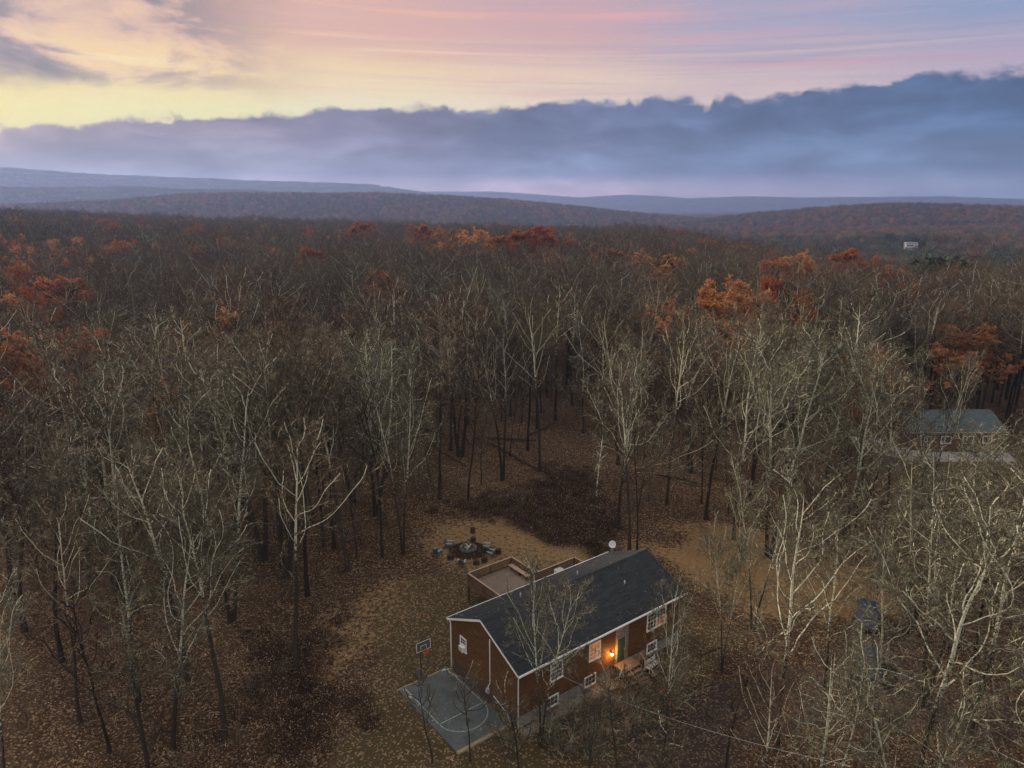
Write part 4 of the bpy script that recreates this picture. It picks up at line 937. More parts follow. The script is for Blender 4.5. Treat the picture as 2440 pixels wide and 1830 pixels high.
def window(cx, z0, z1, w, wall='front', mull=1, lit=False, name='window'):
    """double hung window: casing, panes, meeting rail, glazing bars, sill"""
    root = empty(name); root.parent = house
    if wall == 'front': root.location = (cx, -.09, z0); root.rotation_euler = (0, 0, 0)
    elif wall == 'near': root.location = (-.08, cx, z0); root.rotation_euler = (0, 0, R(-90))
    h = z1 - z0; f = .075
    b = MB(); b.box(-w / 2 - f, -w / 2, -.05, .03, 0, h); b.box(w / 2, w / 2 + f, -.05, .03, 0, h); b.box(-w / 2 - f, w / 2 + f, -.052, .03, h, h + f)
    for k in range(1, mull): x = -w / 2 + w * k / mull; b.box(x - .045, x + .045, -.051, .03, 0, h)
    b.build('frame', M['white'], root)
    b = MB(); b.box(-w / 2 - f - .03, w / 2 + f + .03, -.09, .03, -.07, 0); b.build('sill', M['white'], root)
    pw = w / mull
    for k in range(mull):
        x0 = -w / 2 + pw * k + (.045 if k else 0); x1 = -w / 2 + pw * (k + 1) - (.045 if k < mull - 1 else 0)
        for j in range(2):
            za, zb = (0, h / 2) if j == 0 else (h / 2, h)
            if h < 0.8 and j: continue
            if h < 0.8: zb = h
            s = MB(); t = .035
            s.box(x0, x1, -.03, 0, za, za + t); s.box(x0, x1, -.03, 0, zb - t, zb); s.box(x0, x0 + t, -.03, 0, za + t, zb - t); s.box(x1 - t, x1, -.03, 0, za + t, zb - t)
            for q in (1, 2): s.box(x0 + (x1 - x0) * q / 3 - .008, x0 + (x1 - x0) * q / 3 + .008, -.024, -.008, za + t, zb - t)
            s.box(x0 + t, x1 - t, -.022, -.010, (za + zb) / 2 - .008, (za + zb) / 2 + .008)
            sash = s.build('sash', M['white'], root)
            p = MB(); p.box(x0 + t * .6, x1 - t * .6, -.008, -.002, za + t * .6, zb - t * .6); p.build('pane', M['lit_pane'] if (lit and j == 0 and k == mull - 1) or (lit == 2 and j == 1) else M['glass'], root)
    return root
window(3.45, 2.62, 3.95, 1.05); window(7.28, 2.62, 3.95, 1.05, lit=2); window(14.25, 2.62, 4.05, 2.15, mull=2, lit=1)
def bwindow(cx): 
    w = window(cx, .55, 1.02 + .28, 1.05, name='basement_window'); w.location[1] = -.12; return w
bwindow(3.05); bwindow(6.85); bwindow(13.8)
wn = window(6.75, 2.70, 3.75, .72, 'near')
ac = empty('air_conditioner', (-.36, 6.75, 2.72)); ac.parent = house
b = MB(); b.box(-.02, .40, -.28, .28, 0, .42); b.build('case', M['white'], ac, 0.02)
b = MB()
for i in range(7): b.box(-.035, -.022, -.23, .23, .05 + i * .05, .078 + i * .05)
b.build('grille', M['metal_grey'], ac)
# entry
b = MB(); b.box(9.55, 10.95, -.12, -.045, .30, ze_w); b.build('entry_surround', M['stone_grey'], house)
d = MB(); d.box(9.72, 10.52, -.17, -.125, 1.28, 3.28); door = d.build('door', M['green'], house)
for zz0 in (1.42, 2.35):
    for xx in (9.80, 10.16): k_ = MB(); k_.box(xx, xx + .28, -.185, -.171, zz0, zz0 + .8); k_.build('panel', M['green'], door)
k_ = MB(); k_.tube([(10.45, -.17, 2.2), (10.45, -.22, 2.2)], .03, 8); k_.build('handle', M['metal_grey'], door)
k_ = MB(); k_.box(9.64, 9.715, -.19, -.12, 1.28, 3.36); k_.box(10.525, 10.60, -.19, -.12, 1.28, 3.36); k_.box(9.716, 10.524, -.19, -.12, 3.285, 3.36); k_.build('door_frame', M['stone_grey'], house)
lamp = empty('wall_lamp', (9.05, -.10, 2.30)); lamp.parent = house
b = MB(); b.box(-.06, .06, -.02, .02, -.10, .22); b.build('bracket', M['metal_dark'], lamp)
b = MB(); b.tube([(0, -.13, -.10), (0, -.13, -.02), (0, -.13, .10), (0, -.13, .14)], [.06, .10, .09, .03], 10); b.build('shade', M['bulb'], lamp, smooth=True)
b = MB(); b.tube([(0, -.13, .142), (0, -.13, .20)], [.11, .02], 10); b.build('cap', M['metal_dark'], lamp)
pl_ = bpy.data.lights.new('wall_lamp_light', 'POINT'); pl_.energy = 40; pl_.color = (1.0, 0.42, 0.10); pl_.shadow_soft_size = 0.12
plo = bpy.data.objects.new('wall_lamp_light', pl_); COL.objects.link(plo); plo.parent = lamp; plo.location = (0, -.34, .0)
# front steps, one tread after another
steps = empty('entry_steps', (HO[0], HO[1], 0), HA); tag(steps, 'wooden entry steps with landing below the green front door', 'steps')
b = MB(); b.box(9.3, 11.2, -1.35, -.20, 1.12, 1.22); b.build('landing', M['deck_wood'], steps)
for i in range(5):
    b = MB(); b.box(9.5, 11.0, -1.70 - i * .28, -1.40 - i * .28, .94 - i * .2, 1.0 - i * .2); b.build('tread', M['deck_wood'], steps)
for x in (9.47, 11.03): b = MB(); b.bar((x, -1.36, 1.05), (x, -2.95, .05), .05, .22); b.build('stringer', M['rail_wood'], steps)
for x in (9.36, 11.14):
    for y in (-1.28, -.30): b = MB(); b.box(x - .05, x + .05, y - .05, y + .05, -.1, 2.1 if y < -1 else 1.118); b.build('post', M['rail_wood'], steps)
    b = MB(); b.bar((x, -1.28, 2.12), (x, -2.85, 1.0), .09, .05); b.build('handrail', M['cap_wood'], steps)
# white porch rail east of the steps and patio things below the double window
b = empty('white_bench', (*hloc(12.6, -1.3), 0), HA + 0.1); tag(b, 'white slatted bench against the front wall below the double window', 'bench')
for i in range(4): k_ = MB(); k_.box(-.7, .7, -.22 + i * .11, -.13 + i * .11, .42, .45); k_.build('seat_slat', M['white'], b)
for i in range(3): k_ = MB(); k_.box(-.7, .7, .24, .27, .55 + i * .13, .64 + i * .13); k_.build('back_slat', M['white'], b)
for x in (-.62, .62):
    k_ = MB(); k_.box(x - .03, x + .03, -.20, -.14, -.05, .42); k_.build('leg', M['white'], b); k_ = MB(); k_.box(x - .03, x + .03, .275, .33, -.05, .95); k_.build('leg', M['white'], b)

# service cable to a pole beyond the frame
p0 = np.array([*hloc(-.14, 3.2), 5.5]); p1 = np.array([17.5, 30.5, 8.2])
pts = [tuple(p0 + (p1 - p0) * t - np.array([0, 0, 1.0]) * 4 * t * (1 - t) * 1.1) for t in np.linspace(0, 1, 24)]
b = MB(); b.tube(pts, .009, 5); tag(b.build('service_cable', M['metal_grey']), 'thin pale overhead cable running from the house gable to lower right', 'cable')
pole = empty('utility_pole', (17.5, 30.5, 0)); tag(pole, 'wooden utility pole carrying the house cable', 'pole')
b = MB(); b.tube([(0, 0, -.3), (0, 0, 4), (0, 0, 8.6)], [.15, .13, .10], 10); b.build('post', M['log_dark'], pole)
b = MB(); b.box(-.7, .7, -.05, .05, 7.9, 8.02); b.build('crossarm', M['log_dark'], pole)

# satellite dish on the rear slope near the far end
dish = empty('satellite_dish', (*hloc(16.75, 7.55), ZR - (7.55 - W_ / 2) * slope), HA); tag(dish, 'round pale satellite dish on the far rear roof corner', 'satellite dish')
b = MB(); b.tube([(0, 0, -.05), (.02, 0, .45), (-.06, -.10, .85)], .035, 8); b.build('mast', M['metal_grey'], dish, smooth=True)
rim = []; fs = []; n = 20; b = MB(); vs = []
ax = Vector((-.35, -.78, .30)).normalized(); U = ax.cross(Vector((0, 0, 1))).normalized(); V_ = ax.cross(U)
c0 = Vector((-.08, -.14, 1.05))
for q, (rr, dd) in enumerate(((.0, -.10), (.14, -.09), (.26, -.055), (.345, 0.0), (.352, -.02), (.24, -.085), (.02, -.13))):
    for k in range(n): a = 2 * math.pi * k / n; vs.append(c0 + ax * dd + (U * math.cos(a) + V_ * math.sin(a)) * max(rr, .003))
for q in range(6):
    for k in range(n): fs.append((q * n + k, q * n + (k + 1) % n, (q + 1) * n + (k + 1) % n, (q + 1) * n + k))
b.poly(vs, fs); b.build('reflector', mat('dish_paint', (0.62, 0.66, 0.72), 0.5), dish, smooth=True)
b = MB(); b.tube([c0 - V_ * -.38 * 1, c0 + ax * .42 + V_ * .22], .015, 6); b.build('feed_arm', M['metal_grey'], dish)
b = MB(); b.tube([c0 + ax * .36 + V_ * .19, c0 + ax * .50 + V_ * .20], [.05, .045], 8); b.build('feed_horn', M['white'], dish)

# ================================================================== deck
deck = empty('wooden_deck', (HO[0], HO[1], 0), HA); tag(deck, 'brown wooden deck with railing and built in bench behind the house', 'deck')
ZD = 1.85; X0, X1, X2 = 6.80, 11.95, 16.75; Y0, Y1, Y2 = W_ + .12, 16.25, 12.45
y = Y0; i = 0
while y < Y1 - .05:
    b = MB(); x1 = X2 if y < Y2 - .1 else X1
    b.box(X0, x1, y, y + .134, ZD - .04, ZD + (i % 3) * .002); b.build('board', M['deck_wood'], deck); y += .145; i += 1
def rail(a, c, n_posts):
    a, c = Vector((*a, 0)), Vector((*c, 0)); L = (c - a).length; d = (c - a) / L
    b = MB(); b.bar(a + Vector((0, 0, ZD + .95)), c + Vector((0, 0, ZD + .95)), .15, .045); b.build('rail_cap', M['cap_wood'], deck)
    for z in (ZD + .86, ZD + .12): b = MB(); b.bar(a + Vector((0, 0, z)), c + Vector((0, 0, z)), .045, .09); b.build('rail', M['rail_wood'], deck)
    b = MB(); k = 0.08
    while k < L - .05:
        p = a + d * k; b.bar(p + Vector((0, 0, ZD - .25)), p + Vector((0, 0, ZD + .81)), .045, .045, up=tuple(d)); k += .125
    o = b.build('baluster_row', M['rail_wood'], deck); o['kind'] = 'stuff'
    b = MB(); b.bar(a + Vector((0, 0, ZD - .16)), c + Vector((0, 0, ZD - .16)), .06, .24); b.build('rim_joist', M['rail_wood'], deck)
    for q in range(n_posts):
        p = a + (c - a) * (q / max(1, n_posts - 1)) if n_posts > 1 else a
        b = MB(); b.box(p.x - .055, p.x + .055, p.y - .055, p.y + .055, -.3, ZD + .92); b.build('post', M['rail_wood'], deck)
rail((X0, Y0 + .1), (X0, Y1), 4); rail((X0 + .13, Y1), (X1 - .13, Y1), 3); rail((X1, Y1), (X1, Y2 + .13), 3); rail((X1 + .13, Y2), (X2 - .13, Y2), 3); rail((X2, Y2), (X2, Y0 + .1), 3)
for q in range(3): b = MB(); b.box(X1 - .72 + q * .17, X1 - .57 + q * .17, Y2 + .6, Y1 - .35, ZD + .43, ZD + .47); b.build('bench_slat', M['cap_wood'], deck)
for yy in (Y2 + .8, (Y1 + Y2) / 2, Y1 - .6): b = MB(); b.box(X1 - .62, X1 - .27, yy - .04, yy + .04, ZD + .003, ZD + .43); b.build('bench_leg', M['rail_wood'], deck)
gr = empty('white_chest', (*hloc(14.1, 11.7), ZD + .01), HA); tag(gr, 'white lidded chest standing on the deck beside the roof edge', 'chest')
b = MB(); b.box(-.42, .42, -.28, .28, .10, .72); b.build('body', M['white'], gr, 0.03)
b = MB(); b.prism([(-.45, .725), (.45, .725), (.40, .86), (-.40, .86)], -.31, .31); b.build('lid', M['metal_grey'], gr, 0.02)
for x in (-.34, .34):
    for y in (-.2, .2): b = MB(); b.box(x - .03, x + .03, y - .03, y + .03, 0, .10); b.build('foot', M['metal_dark'], gr)

# ================================================================== court and hoop
court = empty('sports_court', (HO[0], HO[1], 0), HA); tag(court, 'small grey blue half court with worn white lines beside the house', 'sports court')
b = MB(); b.box(-4.72, -.20, .82, 8.72, -.2, .10); b.build('slab', M['court'], court, 0.01)
ZL = .104
def strip(pts, w, name='painted_line'):
    vs, fs = [], []
    for i, p in enumerate(pts):
        a = Vector(pts[max(i - 1, 0)]); c = Vector(pts[min(i + 1, len(pts) - 1)]); d = (c - a).normalized(); nn = Vector((-d.y, d.x))
        vs += [(p[0] + nn.x * w / 2, p[1] + nn.y * w / 2, ZL), (p[0] - nn.x * w / 2, p[1] - nn.y * w / 2, ZL)]
    fs = [(2 * i, 2 * i + 1, 2 * i + 3, 2 * i + 2) for i in range(len(pts) - 1)]
    b = MB(); b.poly(vs, fs); return b.build(name, M['line'], court)
cl, cr = -4.25, -.42
strip([(cr, 8.6), (cr, 3.75)], .07); strip([(cl, 8.6), (cl, 3.75)], .07); strip([(cl + .04, 3.72), (cr - .04, 3.72)], .07)
cxm = (cl + cr) / 2; rr = (cr - cl) / 2
strip([(cxm + rr * math.cos(a), 3.70 - 1.85 * math.sin(a)) for a in np.linspace(.03, math.pi - .03, 26)], .07)
for y in (6.4, 5.38, 4.34): strip([(cr + .045, y), (cr + .17, y)], .06); strip([(cl - .045, y), (cl - .25, y)], .06)
for x0, x1 in ((cr + .045, cr + .19), (cl - .045, cl - .28)):
    b = MB(); b.poly([(x0, 7.35, ZL), (x1, 7.35, ZL), (x1, 7.68, ZL), (x0, 7.68, ZL)], [(0, 1, 2, 3)]); b.build('lane_block', M['line'], court)
b = MB(); b.box(-4.75, -.15, .50, .78, -.2, .16); b.build('edging_timber', M['timber'], court, 0.02)
b = MB(); b.box(-4.9, -.4, 8.74, 8.90, -.2, .13); b.build('edging_timber', M['timber'], court, 0.02)

hoop = empty('basketball_hoop', (*hloc(-2.55, 9.05), 0), HA); tag(hoop, 'portable black basketball hoop with orange rim at the court end', 'basketball hoop')
b = MB(); b.tube([(-.02, 0, .0), (-.02, 0, 1.6), (-.02, -.05, 3.0)], .05, 10); b.build('pole', M['metal_dark'], hoop, smooth=True)
b = MB(); b.tube([(0, -.02, 2.75), (0, -.42, 3.25)], .03, 8); b.tube([(0, -.02, 2.35), (0, -.42, 2.95)], .03, 8); b.build('arm', M['metal_dark'], hoop)
bb = MB(); bb.box(-.62, .62, -.47, -.44, 2.75, 3.55); board = bb.build('backboard', mat('smoked_backboard', (0.085, 0.090, 0.090), 0.2), hoop)
b = MB(); t = .035
for (x0, x1, z0, z1) in ((-.62, .62, 2.75, 2.785), (-.62, .62, 3.515, 3.55), (-.62, -.585, 2.785, 3.515), (.585, .62, 2.785, 3.515), (-.26, .26, 3.18, 3.21), (-.26, -.23, 2.88, 3.18), (.23, .26, 2.88, 3.18)): b.box(x0, x1, -.482, -.472, z0, z1)
b.build('border', M['white'], board)
b = MB(); b.tube([(.23 * math.cos(a), -.74 + .23 * math.sin(a), 2.85) for a in np.linspace(0, 2 * math.pi, 21)], .018, 6, False); b.box(-.08, .08, -.52, -.472, 2.80, 2.87); rimo = b.build('rim', M['orange_rim'], hoop)
b = MB()
for k in range(12):
    a0 = 2 * math.pi * k / 12
    for s in (1, -1): a1 = a0 + s * .52; b.tube([(.22 * math.cos(a0), -.74 + .22 * math.sin(a0), 2.84), (.13 * math.cos(a1), -.74 + .13 * math.sin(a1), 2.46)], .006, 3, False)
b.build('net', M['orange_rim'], rimo)
b = MB(); b.prism([(-.38, .02), (.38, .02), (.32, .22), (-.32, .22)], -.35, .75); b.build('base', M['metal_dark'], hoop, 0.03)

# ================================================================== fire pit and seats
pit = empty('fire_pit', (-4.75, 70.3, 0)); tag(pit, 'dark stone fire pit ring in the middle of the chairs', 'fire pit')
g = np.random.default_rng(3)
for k in range(14):
    a = 2 * math.pi * k / 14; r_ = .80; s = .17
    b = MB(); n = 6; vs = []
    for zq, f in ((-.05, 1.0), (.16, 1.05), (.26, .75)):
        for j in range(n): aa = 2 * math.pi * j / n; vs.append((r_ * math.cos(a) + s * f * math.cos(aa) * g.uniform(.8, 1.2), r_ * math.sin(a) + s * f * math.sin(aa) * g.uniform(.8, 1.2), zq * g.uniform(.9, 1.1)))
    fs = [(q * n + j, q * n + (j + 1) % n, (q + 1) * n + (j + 1) % n, (q + 1) * n + j) for q in range(2) for j in range(n)] + [tuple(range(2 * n, 3 * n))]
    b.poly(vs, fs); b.build('stone', M['stone'], pit)
b = MB(); b.tube([(0, 0, -.05), (0, 0, .05)], [.72, .68], 16); b.build('ash_bed', M['ash'], pit)
for i, (a, l, z, m) in enumerate(((1.15, .95, .22, 'ash_pale'), (2.4, .7, .30, 'ash_pale'), (-.3, .6, .20, 'ash_pale'), (.5, .9, .14, 'log_dark'))):
    b = MB(); cx, cy = .1 * math.cos(i * 2.0), .1 * math.sin(i * 2.0); b.tube([(cx - l / 2 * math.cos(a), cy - l / 2 * math.sin(a), z - .06), (cx + l / 2 * math.cos(a), cy + l / 2 * math.sin(a), z + .10)], [.055, .045], 7)
    o = b.build('fire_log', M[m]); o.location = (-4.75, 70.3, 0.02); tag(o, ('long peeled log leaning across the fire pit', 'short pale log crossing on top of the fire pit', 'small pale log at the side of the fire pit', 'charred log lying in the fire pit ash')[i], 'log', 'logs in the fire pit')
def adirondack(x, y, rz, label):
    c = empty('garden_chair', (x, y, 0), rz); tag(c, label, 'chair', 'plastic chairs round the fire pit')
    for i in range(5):   # seat slopes down to the back; front faces -y
        t = i / 4; b = MB(); yy = -.28 + t * .52; b.box(-.27, .27, yy - .055, yy + .055, .40 - t * .14, .425 - t * .14); b.build('seat_slat', M['blue_plastic'], c)
    for i in range(5):
        xx = -.24 + i * .12; b = MB(); hgt = 1.02 - .05 * abs(i - 2)
        b.bar((xx, .26, .26), (xx * 1.12, .58, hgt), .105, .022, up=(0, 1, 0)); b.build('back_slat', M['blue_plastic'], c)
    for s in (-1, 1):
        b = MB(); b.box(s * .36 - .07, s * .36 + .07, -.36, .36, .60, .63); b.build('armrest', M['metal_grey'] if s else None, c, 0.01)
        b = MB(); b.box(s * .33 - .03, s * .33 + .03, -.34, -.26, -.02, .60); b.build('leg', M['blue_plastic'], c)
        b = MB(); b.bar((s * .30, -.20, .36), (s * .30, .62, .02), .04, .10); b.build('leg', M['blue_plastic'], c)
    return c
def face(x, y): return math.atan2(70.3 - y, -4.75 - x) + math.pi / 2
for x, y, lab, dr in ((-7.95, 68.9, 'blue grey garden chair farthest left of the fire pit', 0.7), (-6.75, 70.6, 'blue grey garden chair with high back close left of the fire pit', 0), (-2.70, 70.1, 'blue grey garden chair right of the fire pit', 0.0), (-5.20, 66.5, 'dark blue garden chair with its back to the house', 0), (-2.2, 68.6, 'blue grey garden chair lowest right of the fire pit', 0.1)):
    adirondack(x, y, face(x, y) + dr, lab)
for i, (x, y, r_, h_, lab) in enumerate(((-6.45, 68.0, .34, .5, 'fat dark stump seat left of the fire pit'), (-2.9, 67.4, .30, .5, 'dark stump seat right below the fire pit'), (-1.45, 69.2, .28, .55, 'dark stump seat farthest right of the fire pit'), (-3.7, 66.9, .32, .42, 'low stump seat between the chairs near the deck'), (-4.45, 74.2, .27, .62, 'tall dark stump standing behind the fire pit'), (-4.3, 72.2, .30, .40, 'low dark stump just behind the fire pit'))):
    st_ = empty('stump_seat', (x, y, 0)); tag(st_, lab, 'stump', 'log stumps round the fire pit')
    b = MB(); n = 11; g = np.random.default_rng(40 + i); prof = g.uniform(.9, 1.1, n); vs = [(r_ * f * prof[j] * math.cos(6.283 * j / n), r_ * f * prof[j] * math.sin(6.283 * j / n), z) for z, f in ((-.1, 1.12), (h_ * .4, 1.0), (h_, .97)) for j in range(n)]
    fs = [(q * n + j, q * n + (j + 1) % n, (q + 1) * n + (j + 1) % n, (q + 1) * n + j) for q in range(2) for j in range(n)] + [tuple(range(2 * n, 3 * n))]
    b.poly(vs, fs); b.build('bark', M['stump'], st_)
    b = MB(); b.poly([(v[0] * .9, v[1] * .9, h_ + .006) for v in vs[2 * n:]], [tuple(range(n))]); b.build('cut_face', M['log_dark'], st_)

# snag and fallen trunks
sn = make_tree(810, H=14.6, r=0.15, bole=0.62, nl=6, lang=60, lr=0.10, n2=3, n3=2, n4=0, wig=0.2, lean=(-0.03, 0))
o = empty('dead_snag', (8.9, 68.8, 0)); tag(o, 'dead pole like snag rising behind the roof ridge', 'snag')
for k, me in meshes_of('snag', sn, {'trunk': M['bark_pale'], 'crown': M['twig_pale']}).items(): link({'trunk': 'trunk', 'crown': 'branches'}[k], me, o)
for i, (a, c, r_, lab) in enumerate((((-4.0, 107.3), (3.7, 105.0), .22, 'dark fallen trunk lying level deep behind the fire pit'), ((-3.7, 105.4), (3.3, 93.3), .20, 'long fallen trunk slanting towards the shadow hollow'), ((-16.7, 110.7), (-12.1, 109.6), .20, 'dark fallen log far back left of the V shaped tree'), ((-14.9, 106.1), (-11.1, 101.9), .17, 'slanting fallen log left of the stout dark trunk'), ((-10.1, 100.5), (-6.3, 94.2), .15, 'thin fallen log at the foot of the V shaped tree'), ((-14.5, 93.3), (-12.3, 94.5), .18, 'short fallen log beside the left trunks'), ((20.0, 93.0), (24.4, 88.1), .26, 'thick dark fallen trunk in the wood above the orange grass'), ((3.1, 109.2), (7.3, 114.9), .18, 'fallen log half hidden behind the straight dark tree'))):
    A_ = np.array(a); B_ = np.array(c); g = np.random.default_rng(60 + i); pts = []; 
    for t in np.linspace(0, 1, 7): q = A_ + (B_ - A_) * t; pts.append((q[0] + g.normal(0, .06), q[1] + g.normal(0, .06), float(height(*q)) + r_ * .8 + .25 * t))
    o = empty('fallen_log', pts[0]); tag(o, lab, 'log', 'fallen trunks in the wood')
    rel = [tuple(np.array(p) - np.array(pts[0])) for p in pts]
    b = MB(); b.tube(rel, [r_ * (1 - .45 * t) for t in np.linspace(0, 1, 7)], 8); b.build('stem', M['log_dark'], o, smooth=True)
    b = MB(); b.tube([rel[4], tuple(np.array(rel[4]) + np.array([.4, .3, 1.0]))], [r_ * .3, .02], 5); b.tube([rel[5], tuple(np.array(rel[5]) + np.array([-.5, .2, .8]))], [r_ * .28, .02], 5); b.build('broken_branch', M['log_dark'], o)

gb = np.random.default_rng(91)
for x, y in ((-15.5, 57.5), (-20.5, 56.0), (-13.5, 42.5), (-24.5, 44.0), (-18.5, 66.0), (17.5, 52.5), (22.5, 60.5), (9.0, 73.5), (-8.5, 79.0), (-27.0, 60.0)):
    o = empty('fallen_branch', (x, y, float(height(x, y)) + .06), float(gb.uniform(0, 6.28))); tag(o, 'pale fallen branch lying on the leaf litter', 'branch', 'pale fallen branches on the ground')
    P_ = walk(np.zeros((1, 3)), np.array([[1.0, 0, .05]]), np.array([gb.uniform(1.6, 3.2)]), 8, 0, .12, gb); P_[..., 2] = np.abs(P_[..., 2]) * .4
    S_ = (P_, np.linspace(.05, .015, 8)[None], np.array([2.4])); S2_ = grow(S_, 5, .25, .95, 50, 12, .35, .3, 4, 0, .15, .6, .012, gb); S2_[0][..., 2] = np.abs(S2_[0][..., 2]) * .5
    for nm, q_ in (('stem', S_), ('side_branch', S2_)): v_, f_ = tubes(q_[0], q_[1], 5); link(nm, np_mesh(nm, v_, [f_], [M['bark_pale']]), o)

# ================================================================== vehicles
def make_car(x, y, rz, paint, label):
    c = empty('parked_car', (x, y, float(height(x, y))), rz); tag(c, label, 'car')
    Lc, Wc = 4.5, 1.82
    low = [(-2.2, .35), (-2.22, .62), (-2.12, .86), (-1.0, .98), (1.55, 1.0), (2.15, .92), (2.22, .6), (2.2, .35), (1.8, .28), (-1.8, .28)]
    rings = []
    for f, yy, zs in ((.96, -Wc / 2 + .10, .0), (1.0, -Wc / 2, .0), (1.0, Wc / 2, .0), (.96, Wc / 2 - .0, .0)): pass
    b = MB(); n = len(low); ys = (-Wc / 2 + .06, -Wc / 2, -Wc / 2 + .22, Wc / 2 - .22, Wc / 2, Wc / 2 - .06)
    secs = [[(p[0] * .985, -Wc / 2 + .0, p[1] * .96 + .01) for p in low], [(p[0], -Wc / 2 + .16, p[1]) for p in low], [(p[0], Wc / 2 - .16, p[1]) for p in low], [(p[0] * .985, Wc / 2, p[1] * .96 + .01) for p in low]]
    vs = [v for s in secs for v in s]; fs = [(q * n + j, q * n + (j + 1) % n, (q + 1) * n + (j + 1) % n, (q + 1) * n + j) for q in range(3) for j in range(n)] + [tuple(range(n)), tuple(range(3 * n, 4 * n))]
    b.poly(vs, fs); body = b.build('body', paint, c, 0.02, True)
    # greenhouse: glass band with painted roof
    bot = [(-1.05, .97), (1.72, .99)]; tp = [(-.35, 1.46), (1.28, 1.47)]
    wb, wt = Wc / 2 - .10, Wc / 2 - .26
    V4 = lambda bx, bz, w: [(bx, -w, bz), (bx, w, bz)]
    vs = V4(*bot[0], wb) + V4(*bot[1], wb) + V4(*tp[0], wt) + V4(*tp[1], wt)
    b = MB(); b.poly(vs, [(0, 1, 5, 4), (2, 6, 7, 3), (0, 4, 6, 2), (1, 3, 7, 5)]); b.build('window_glass', M['glass'], c)
    b = MB(); b.poly([(tp[0][0] - .05, -wt - .02, 1.45), (tp[1][0] + .05, -wt - .02, 1.46), (tp[1][0] + .05, wt + .02, 1.46), (tp[0][0] - .05, wt + .02, 1.45), (tp[0][0] + .1, -wt + .08, 1.52), (tp[1][0] - .1, -wt + .08, 1.53), (tp[1][0] - .1, wt - .08, 1.53), (tp[0][0] + .1, wt - .08, 1.52)],
                     [(3, 2, 1, 0), (4, 5, 6, 7), (0, 1, 5, 4), (1, 2, 6, 5), (2, 3, 7, 6), (3, 0, 4, 7)]); b.build('roof', paint, c, 0.02, True)
    for s in (-1, 1):
        for (bx, tx_) in ((-1.05, -.35), (.35, .45), (1.72, 1.28)): b = MB(); b.bar((bx, s * (wb + .005), .97), (tx_, s * (wt + .005), 1.47), .05, .09); b.build('pillar', paint, c)
        b = MB(); b.box(-.95, -.75, s * (wb + .06) - .07, s * (wb + .06) + .07, .98, 1.12); b.build('mirror', paint, c, 0.02)
        b = MB(); b.box(-2.235, -2.14, s * .66 - .20, s * .66 + .20, .64, .78); b.build('headlight', M['lamp_clear'], c, 0.01)
        b = MB(); b.box(2.14, 2.235, s * .68 - .16, s * .68 + .16, .66, .84); b.build('tail_light', M['lamp_red'], c, 0.01)
        for wx in (-1.40, 1.36):
            wh = empty('wheel', (wx, s * (Wc / 2 - .10), .33)); wh.parent = c
            b = MB(); b.tube([(0, -.11, 0), (0, -.08, 0), (0, .08, 0), (0, .11, 0)], [.29, .33, .33, .29], 18); b.build('tyre', M['tyre'], wh, smooth=False)
            b = MB(); b.tube([(0, s * .112, 0), (0, s * .125, 0)], [.21, .17], 12); b.build('rim', M['metal_grey'], wh)
    return c
make_car(31.6, 56.4, R(62), M['car_blue'], 'dark blue car parked higher up the driveway behind pale branches')
make_car(28.4, 49.6, R(65), M['car_blue'], 'dark blue car parked lower on the driveway, nearer the bottom')
make_car(55.0, 105.0, R(-15), M['car_white'], 'white car parked at the end of the neighbouring drive')

# ================================================================== neighbouring house
nb = empty('neighbour_house', (60.3, 102.6, 0), R(1.0)); tag(nb, 'low brown neighbouring house with blue grey roof among trees at right', 'house')
NL, NW = 14.2, 8.0
b = MB(); b.box(0, NL, 0, NW, -.4, 2.85); b.build('wall', M['brick'], nb)
b = MB(); b.prism([(0.05, 2.86), (NW - .05, 2.86), (NW / 2, 4.75)], 0.0, .12, 'x'); b.prism([(0.05, 2.86), (NW - .05, 2.86), (NW / 2, 4.75)], NL - .12, NL, 'x'); b.build('gable_end', M['brick'], nb)
for s in (0, 1):
    y0 = -.5 if s == 0 else NW + .5
    b = MB(); o_ = -.4; y1 = NW / 2
    b.poly([(o_, y0, 2.75), (NL - o_, y0, 2.75), (NL - o_, y1, 5.0), (o_, y1, 5.0), (o_, y0, 2.88), (NL - o_, y0, 2.88), (NL - o_, y1, 5.14), (o_, y1, 5.14)], [(3, 2, 1, 0), (4, 5, 6, 7), (0, 1, 5, 4), (2, 3, 7, 6), (1, 2, 6, 5), (3, 0, 4, 7)]); r_ = b.build('roof_slope', M['roof_blue'], nb)
    b = MB(); b.box(o_, NL - o_, y0 - .06 if s == 0 else y0 + .002, y0 - .002 if s == 0 else y0 + .06, 2.72, 2.90); b.build('fascia', M['white'] if s else M['concrete'], nb)
for x0, x1, z0, z1 in ((2.2, 3.3, .0, 2.1), (4.8, 6.4, .9, 2.1), (8.2, 9.8, .9, 2.1), (11.2, 12.6, .9, 2.1)):
    nm = 'door' if z0 == 0 else 'window'
    b = MB(); b.box(x0, x1, -.06, -.002, z0, z1); f_ = b.build(nm, M['white'] if z0 else M['concrete'], nb)
    b = MB(); b.box(x0 + .12, x1 - .12, -.075, -.062, z0 + .14, z1 - .12); b.build('pane', M['glass'], f_)
b = MB(); b.box(9.5, 10.2, NW / 2 + .3, NW / 2 + .9, 4.0, 5.9); b.build('chimney', M['brick'], nb)

